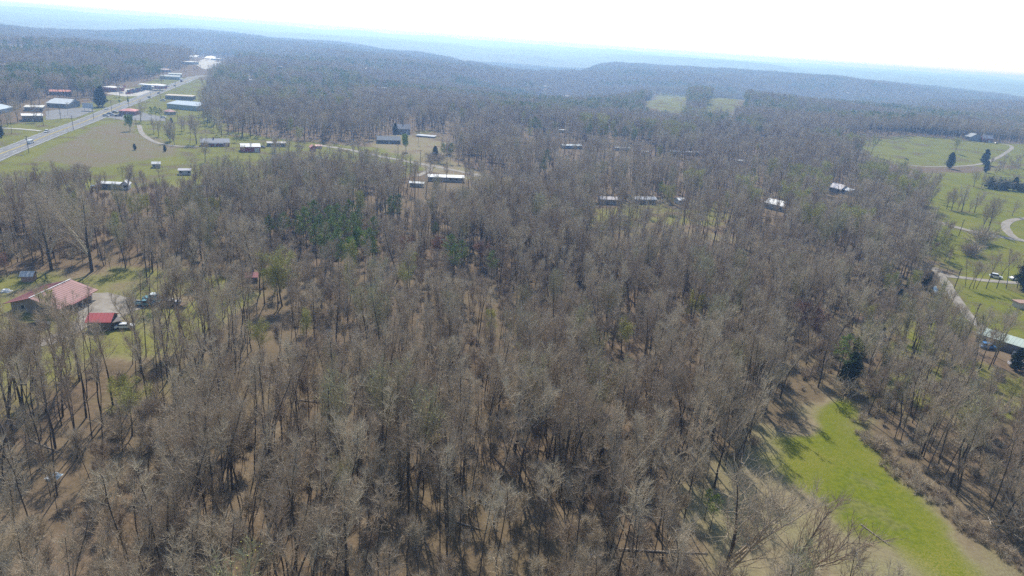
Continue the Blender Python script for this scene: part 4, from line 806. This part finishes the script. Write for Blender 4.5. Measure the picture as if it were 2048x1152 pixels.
scat([(-20, 745), (90, 705), (260, 700), (400, 665), (540, 620), (560, 700), (430, 800), (260, 880), (-20, 930)], 80, pole0+bare0, 19, 25, 'tall long-trunked bare tree just below the homestead lawn', 'bare_tree', 'tall trees below the homestead', kp=.95, mind=3.4)
scat([(255, 560), (480, 570), (560, 600), (430, 650), (330, 640)], 14, pole0+bare0, 17, 23, 'bare tree at the right end of the homestead lawn', 'bare_tree', 'trees on the right end of the homestead lawn', kp=.8, mind=4)
scat([(398, 175), (440, 120), (470, 140), (480, 280), (425, 284), (395, 250)], 45, openb+bare1, 12, 18, 'bare tree in the grove between the warehouse and the ranch house', 'bare_tree', 'grove right of the warehouse', mind=5)
scat([(470, 268), (560, 272), (740, 270), (740, 284), (640, 286), (560, 276), (470, 279)], 32, bare1+openb, 15, 21, 'bare tree in the line behind the red barn and the trailers', 'bare_tree', 'tree line behind the red barn', mind=5)
scat([(530, 338), (640, 340), (800, 345), (850, 372), (740, 378), (560, 376)], 60, bare1+openb+shrb, 6, 13, 'grey bare scrub tree at the near edge of the long lawns', 'bare_tree', 'scrub along the near edge of the lawns', kp=1, mind=3)
scat([(880, 300), (960, 290), (1000, 300), (1000, 345), (920, 335), (880, 325)], 26, bare1+shrb+openb, 7, 15, 'bare tree of the thicket right of the tan yard', 'bare_tree', 'thicket right of the tan yard', mind=3)
scat([(270, 252), (400, 262), (430, 292), (330, 286), (285, 275)], 9, openb, 9, 14, 'small bare tree on the lawn around the farm track', 'bare_tree', 'trees on the farm track lawn', mind=8)
scat([(-20, 200), (90, 196), (60, 250), (-20, 265)], 10, openb, 11, 16, 'bare yard tree among the buildings left of the highway', 'bare_tree', 'yard trees left of the highway', mind=8)
scat([(330, 160), (400, 128), (405, 145), (335, 186)], 8, bare1, 8, 13, 'bare tree beside the far stretch of the highway', 'bare_tree', 'trees beside the far highway', mind=8)
scat([(1700, 650), (1860, 640), (1900, 700), (1990, 705), (1990, 760), (1860, 765), (1730, 775), (1700, 720)], 60, bare0+olive, 12, 19, 'bare or faintly green tree of the creek wood right of the green strip', 'bare_tree', 'creek wood at right', kp=.5, mind=3.5)
scat([(1872, 440), (1900, 470), (1895, 560), (1868, 560)], 14, budt+bare1, 7, 12, 'small tree on the fringe where the big wood meets the green valley', 'fringe_tree', 'fringe of the green valley', mind=3)
scat([(630, 296), (700, 306), (800, 322), (800, 345), (640, 335)], 14, openb+bare1, 7, 13, 'small bare tree on the long lawns below the side road', 'bare_tree', 'small trees on the long lawns', mind=6)
scat([(400, 296), (620, 300), (620, 318), (400, 325)], 12, openb+bare1, 8, 13, 'bare yard tree just in front of the row of houses', 'bare_tree', 'yard trees before the house row', kp=.4, mind=7)
scat([(90, 176), (200, 170), (330, 150), (330, 190), (200, 240), (95, 242)], 22, openb+bare1, 8, 14, 'bare tree among the shops and parking lots of the highway', 'bare_tree', 'trees among the highway shops', kp=.7, mind=9)
scat([(1712, 868), (1765, 935), (1870, 1015), (1965, 1092), (2060, 1160), (2060, 1130), (1980, 1070), (1890, 995), (1790, 915), (1725, 850)], 70, shrb, .9, 2.3, 'grey brush along the foot of the grove right of the green strip', 'bush', 'brush at the foot of the right grove', 'bush', mind=1.2)
# dark conifer stand behind the highway shops
npine = 0
for i in range(150):
    x = random.uniform(-30, 205); y = random.uniform(168, 204)-x*.03
    if any(a-2 < x < c+2 and b-2 < y-3 < d+4 for a, b, c, d, _, pr in KEEP if pr > .6): continue
    T(pine1, (x, y), random.uniform(15, 21), 'dark conifer in the stand behind the highway shops', 'pine_tree', group='dark conifer stand', kp=0); npine += 1
for i in range(60):
    x = random.uniform(100, 330); y = random.uniform(150, 172)-x*.03
    T(pine1, (x, y), random.uniform(14, 19), 'dark conifer in the stand behind the highway shops', 'pine_tree', group='dark conifer stand', kp=0)
KEEPP = [(np.array([(1296, 206), (1316, 184), (1345, 188), (1384, 192), (1370, 206), (1366, 214), (1372, 221), (1345, 223), (1310, 221), (1278, 215)]), 1150), (np.array([(1430, 196), (1492, 194), (1478, 208), (1484, 222), (1440, 223), (1405, 226), (1424, 210)]), 1140),
  (np.array([(1715, 286), (1740, 277), (1840, 272), (1960, 280), (2100, 285), (2100, 332), (1960, 334), (1850, 340), (1815, 325), (1755, 305)]), 760), (np.array([(1870, 402), (1845, 345), (2090, 335), (2090, 640), (1960, 650), (1905, 600), (1885, 520)]), 300), (np.array([(1925, 203), (1950, 198), (1958, 209), (1932, 211)]), 1300)]
# ------------------------------------------------------------------ where the woods stand
NT = [P((-120,265),(0,250),(60,205),(90,196),(200,196),(215,172),(320,150),(400,128),(425,112),(452,118),(430,150),(420,180),(402,235),(440,270),(480,272),(560,276),(640,282),(750,280),(850,262),(905,278),(915,320),(965,345),(1000,378),(930,378),(800,384),(740,362),(700,385),(600,372),(520,382),(420,385),(300,398),(180,395),(60,410),(-30,430),(-120,470)),
  P((-120,570),(20,545),(100,532),(200,545),(300,552),(480,566),(560,606),(480,655),(340,690),(230,730),(60,745),(-120,760)),
  P((1560,800),(1640,770),(1690,782),(1725,792),(1712,858),(1765,925),(1860,1005),(1960,1085),(2085,1160),(1960,1300),(1560,1300),(1430,1060),(1500,900)),
  P((1862,400),(1840,345),(1800,325),(1700,300),(1650,290),(1725,277),(1840,272),(1960,284),(2160,292),(2160,660),(1960,645),(1905,690),(1880,680),(1890,600),(1866,580),(1868,520),(1856,440)),
  P((1285,212),(1315,184),(1388,192),(1370,212),(1378,240),(1290,236)), P((1400,240),(1418,205),(1430,194),(1495,195),(1482,240)),
  P((1920,203),(1950,197),(1960,208),(1930,214)), P((375,108),(450,110),(480,128),(450,134),(400,134)), P((1985,770),(2090,770),(2090,835),(2010,815))]
THIN = [(P((1170,405),(1460,400),(1470,520),(1180,520)), .45), (P((-120,690),(200,740),(420,670),(560,600),(600,660),(480,800),(250,900),(-120,940)), .8), (P((820,345),(1010,365),(1000,420),(800,410)), .45),
  (P((1690,640),(1850,620),(1905,690),(2090,720),(2090,800),(1860,760),(1720,790)), .6), (P((740,265),(1000,265),(1010,300),(900,300)), .5), (P((430,110),(520,118),(540,260),(440,262),(400,170)), .55), (P((1380,1060),(1440,940),(1560,900),(1560,1300),(1380,1300)), .5),
  (P((660,385),(880,392),(880,440),(700,450)), .8)]
trk = [(t, 5) for t in TRACKS]+[(hwl, 16)]
FT = np.array(FOOT)
def allowed(x, y, seed, tmul=1):
    n = len(x); ok = np.ones(n, bool); r0 = np.random.default_rng(seed)
    r = np.hypot(x, y); nr_ = r < 1700
    for pz in NT: ok[nr_] &= sdist(pz, x[nr_], y[nr_]) < 0
    for pz, pr in THIN:
        i = sdist(pz, x[nr_], y[nr_]) > 0; kk = np.nonzero(nr_)[0][i]; ok[kk] &= r0.random(len(kk)) < pr*tmul
    for ln, w in trk: ok[nr_] &= ldist(ln, x[nr_], y[nr_]) > w
    for fx_, fy_, fr in FOOT:
        ok &= (x-fx_)**2+(y-fy_)**2 > fr*fr
    return ok
def keepclear(x, y, z, ht, ok, seed, wf=.16):
    r0 = np.random.default_rng(seed); u1, v1, f = proj(x, y, z+ht); u0, v0, _ = proj(x, y, z+ht*.45); s = F/f; hwid = ht*wf*s; r = np.hypot(x, y); rn = r0.random(len(x))
    for a, b, c, d, dist, pr in KEEP:
        hit = (r < dist) & ((u1+u0)/2+hwid > a) & ((u1+u0)/2-hwid < c) & (v1 < d) & (v0 > b) & (rn < pr); ok &= ~hit
    for pg, dist in KEEPP:
        c = (r < dist) & (u1 > pg[:, 0].min()-60) & (v1 < pg[:, 1].max()+4) & (v0 > pg[:, 1].min()-4); i = np.nonzero(c & ok)[0]
        if len(i): vm = v1[i]*.8+v0[i]*.2; ok[i[(sdist(pg, u1[i], vm)+r0.normal(0, 3, len(i)) > -hwid[i]*.5) & (rn[i] < (.75 if pg[0, 0] == 1430 else 1.1))]] = False
    return ok
def grid(cell, rmin, rmax, seed, jit=.95, az=43):
    r0 = np.random.default_rng(seed); X, Y = np.meshgrid(np.arange(-rmax, rmax, cell), np.arange(-10, rmax, cell)); X = X.ravel(); Y = Y.ravel()
    X = X+(r0.random(len(X))-.5)*cell*2*jit*.5*1.6; Y = Y+(r0.random(len(Y))-.5)*cell*2*jit*.5*1.6; r = np.hypot(X, Y)
    k = (r > rmin) & (r < rmax) & (np.abs(np.arctan2(X, Y)) < math.radians(az)); X, Y = X[k], Y[k]; u, v, f = proj(X, Y, terr(X, Y)+14)
    k = (u > -260) & (u < 2310) & (v < 1500) & (f > 20); return X[k], Y[k]
rg = np.random.default_rng(11)
BAND = []      # (x,y,z,height,rz,form index)
forms = []
def addforms(lst): i = len(forms); forms.extend(lst); return list(range(i, len(forms)))
I0, I1, I2, I3, IS, IO, IB3, IP1, IB, J0, J1, IX, IY = [addforms(l) for l in (bare0, bare1, bare2, bare3, sap1, olive, bud3, pine1, budt, pole0, pole1, openb, shrb)]
def band(cell, a, b, seed, ids, h0, h1, wf=.16, extra=None, thinz=None, tmul=1):
    X, Y = grid(cell, a, b, seed); Z = terr(X, Y); n = len(X); r0 = np.random.default_rng(seed+1)
    hmod = 1+.14*vnoise(X/60, Y/60, 77); ht = (h0+(h1-h0)*r0.random(n)**.8)*hmod; ok = allowed(X, Y, seed+2, tmul)
    dn = vnoise(X/38, Y/38, 55)
    if thinz: ok &= r0.random(n) < np.clip(.80+.75*dn, .18, 1)
    ok = keepclear(X, Y, Z, ht, ok, seed+3, wf); fi = r0.choice(ids, n)
    if extra:
        e = r0.random(n); cl = vnoise(X/110, Y/110, 88)
        for ex, thr, amt in extra: m = (e < amt) & (cl > thr) if thr >= 0 else (e < amt) & (cl < thr); fi[m] = r0.choice(ex, m.sum()); e = r0.random(n)
    k = ok; return np.stack([X[k], Y[k], Z[k]-.15, ht[k], r0.uniform(0, 6.28, k.sum()), fi[k]], 1)
b0 = band(4.25, 60, 330, 101, I0+J0*2, 16, 25, thinz=True)
b1 = band(5.2, 330, 720, 201, I1*2+IO[:1]+J1*3, 14, 23, extra=[(IB, .25, .10)])
b2 = band(6.3, 720, 1500, 301, I2, 14, 22, extra=[(IB3, .0, .2), (IP1, .3, .3)])
b3 = band(8.6, 1500, 3900, 401, I3, 14, 22, extra=[(IB3, .2, .2), (IP1, .4, .25)])
bs = band(5.2, 62, 420, 501, IS, 5, 12, wf=.1, tmul=.06)
ob = np.random.default_rng(3).random(len(b0)); m_ = (ob < .05); b0[m_, 5] = np.random.default_rng(4).choice(IO, m_.sum())
# the trees that show largest become things of their own
u, v, f = proj(b0[:, 0], b0[:, 1], b0[:, 2]+b0[:, 3]*.75)
NAMED = sum(1 for o in S.objects if o.parent is None and o.name.startswith('bare_tree')); LATE += CP
lv = [(k_, h_/proj(x, y, z+h_*.75)[2]) for k_, (x, y, z, h_, *_r) in enumerate(LATE)]
inv = (u > 10) & (u < 2038) & (v > 20) & (v < 1140); rank = np.where(inv, b0[:, 3]/f, -1); cut = np.sort(np.concatenate([rank, [v_ for _, v_ in lv]]))[::-1][max(300-NAMED, 10)-1]; top = np.nonzero(rank > cut)[0]
late_rest = []
for k_, v_ in lv:
    x, y, z, h_, fm_l, nm_, lb_, gr_ = LATE[k_]
    if v_ >= cut or nm_ in ('fringe_tree', 'bush'): plant(nm_, fm_l, Vector((x, y, z)), h_, lb_, 'tree', gr_, lean=(random.gauss(.02, .02), random.gauss(0, .02)))
    else: late_rest.append((x, y, z-.15, h_, random.uniform(0, 6.28), forms.index(fm_l)))
for i in top:
    x, y, z, h_, rz, fi = b0[i]; uu = u[i]; ww = v[i]
    edge = 'along the bottom edge' if ww > 960 else 'a little way in from the bottom edge'
    if uu > 1640: lab, grp = 'leafless tree of the grove on the right side of the bright green strip', 'grove right of the green strip'
    elif uu < 620: lab, grp = 'leafless hardwood among its like, lower left woods, ' + edge, 'near woods, lower left, ' + edge
    elif uu < 1130: lab, grp = 'leafless hardwood among its like, bottom centre woods, ' + edge, 'near woods, bottom centre, ' + edge
    else: lab, grp = 'leafless hardwood left of the green strip, ' + edge, 'near woods left of the green strip, ' + edge
    plant('bare_tree', forms[int(fi)], Vector((x, y, z+.15)), h_, lab, 'tree', grp, rz=rz, lean=(random.gauss(.03, .03), random.gauss(0, .03)))
rest = np.delete(b0, top, 0)
# ------------------------------------------------------------------ mass planting: points + instances
shelf = bpy.data.collections.new('tree_forms')      # not linked to the scene
protos = []
for i, fm in enumerate(forms):
    o = bpy.data.objects.new('form_%03d' % i, fm.joined('form')); shelf.objects.link(o)
def mass(name, arr, label, cat):
    me = bpy.data.meshes.new(name); n = len(arr); me.vertices.add(n); me.vertices.foreach_set('co', arr[:, :3].astype(np.float32).ravel())
    hts = np.array([forms[int(k)].ht for k in arr[:, 5]]); sc = (arr[:, 3]/hts).astype(np.float32); r0 = np.random.default_rng(n)
    me.attributes.new('size', 'FLOAT', 'POINT').data.foreach_set('value', sc); me.attributes.new('form', 'INT', 'POINT').data.foreach_set('value', arr[:, 5].astype(np.int32))
    rot = np.stack([r0.normal(0, .03, n), r0.normal(.02, .03, n), arr[:, 4]], 1).astype(np.float32)
    me.attributes.new('turn', 'FLOAT_VECTOR', 'POINT').data.foreach_set('vector', rot.ravel())
    o = link(name, me); o['kind'] = 'stuff'; tag(o, label, cat)
    ng = bpy.data.node_groups.new(name, 'GeometryNodeTree'); ng.interface.new_socket('Geometry', in_out='INPUT', socket_type='NodeSocketGeometry'); ng.interface.new_socket('Geometry', in_out='OUTPUT', socket_type='NodeSocketGeometry')
    N, L = ng.nodes, ng.links; gi, go = N.new('NodeGroupInput'), N.new('NodeGroupOutput'); ip = N.new('GeometryNodeInstanceOnPoints'); ci = N.new('GeometryNodeCollectionInfo')
    ci.inputs[0].default_value = shelf; ci.inputs[1].default_value = True; ci.inputs[2].default_value = True
    def na(nm, t):
        a = N.new('GeometryNodeInputNamedAttribute'); a.data_type = t; a.inputs[0].default_value = nm; return a.outputs['Attribute']
    L.new(gi.outputs[0], ip.inputs['Points']); L.new(ci.outputs[0], ip.inputs['Instance']); ip.inputs['Pick Instance'].default_value = True
    L.new(na('form', 'INT'), ip.inputs['Instance Index'])
    er = N.new('FunctionNodeEulerToRotation'); L.new(na('turn', 'FLOAT_VECTOR'), er.inputs[0]); L.new(er.outputs[0], ip.inputs['Rotation']); L.new(na('size', 'FLOAT'), ip.inputs['Scale'])
    L.new(ip.outputs[0], go.inputs[0]); md = o.modifiers.new('planting', 'NODES'); md.node_group = ng; return o
mass('bare_woods', np.concatenate([rest, b1, b2, b3, np.array(late_rest)]), 'endless leafless grey-brown hardwood forest filling the land behind the nearest trees', 'forest')
br = band(3.6, 62, 300, 601, IY, .9, 2.6, wf=.3, tmul=.7); bm_ = vnoise(br[:, 0]/14, br[:, 1]/14, 66) > -.05; br = br[bm_]
mass('undergrowth', np.concatenate([bs, br]), 'thin saplings and undergrowth standing on the leaf litter under the near trees', 'undergrowth')
# far woods as one canopy sheet
azf2 = np.radians(np.arange(-47, 47, .11)); rr2 = 3750*1.0042**np.arange(0, 335); A2, R2 = np.meshgrid(azf2, rr2); X2 = R2*np.sin(A2); Y2 = R2*np.cos(A2)
r0 = np.random.default_rng(9); Z2 = terr(X2, Y2)+12+4*r0.random(X2.shape)*np.clip(R2/5000, 1, 2)+3*vnoise(X2/60, Y2/60, 61)
Z2[0] -= 15; n1_, n2_ = X2.shape; ix = np.arange(n1_*n2_).reshape(n1_, n2_); qd = np.stack([ix[:-1, :-1], ix[:-1, 1:], ix[1:, 1:], ix[1:, :-1]], -1).reshape(-1, 4)
fm_ = fastmesh('distant_woods', np.stack([X2, Y2, Z2], -1).reshape(-1, 3), qd, 4); M['far'] = mat('distant_canopy', (.17, .155, .115), rgb2=(.09, .09, .06), scale=.02, detail=8)
fo = link('distant_woods', fm_, None, M['far']); fo['kind'] = 'stuff'; tag(fo, 'distant wooded ridges fading to blue under the horizon', 'forest')
# ------------------------------------------------------------------ the air
HZ = MB().box(-16500, 16500, -2500, 16800, -160, 118); hz = link('haze', HZ.mesh('haze')); hz['kind'] = 'stuff'; tag(hz, 'pale blue haze that thickens towards the horizon', 'haze')
hm = bpy.data.materials.new('haze'); hm.use_nodes = True; nt = hm.node_tree; nt.nodes.clear(); vo = nt.nodes.new('ShaderNodeVolumePrincipled'); ou = nt.nodes.new('ShaderNodeOutputMaterial')
vo.inputs['Color'].default_value = (.33, .57, 1.0, 1); vo.inputs['Absorption Color'].default_value = (.60, .74, 1, 1); vo.inputs['Density'].default_value = .00032; vo.inputs['Anisotropy'].default_value = .5
nt.links.new(vo.outputs[0], ou.inputs['Volume']); hz.data.materials.append(hm)
print('counts', len(b0), len(b1), len(b2), len(b3), len(bs), len(S.objects))
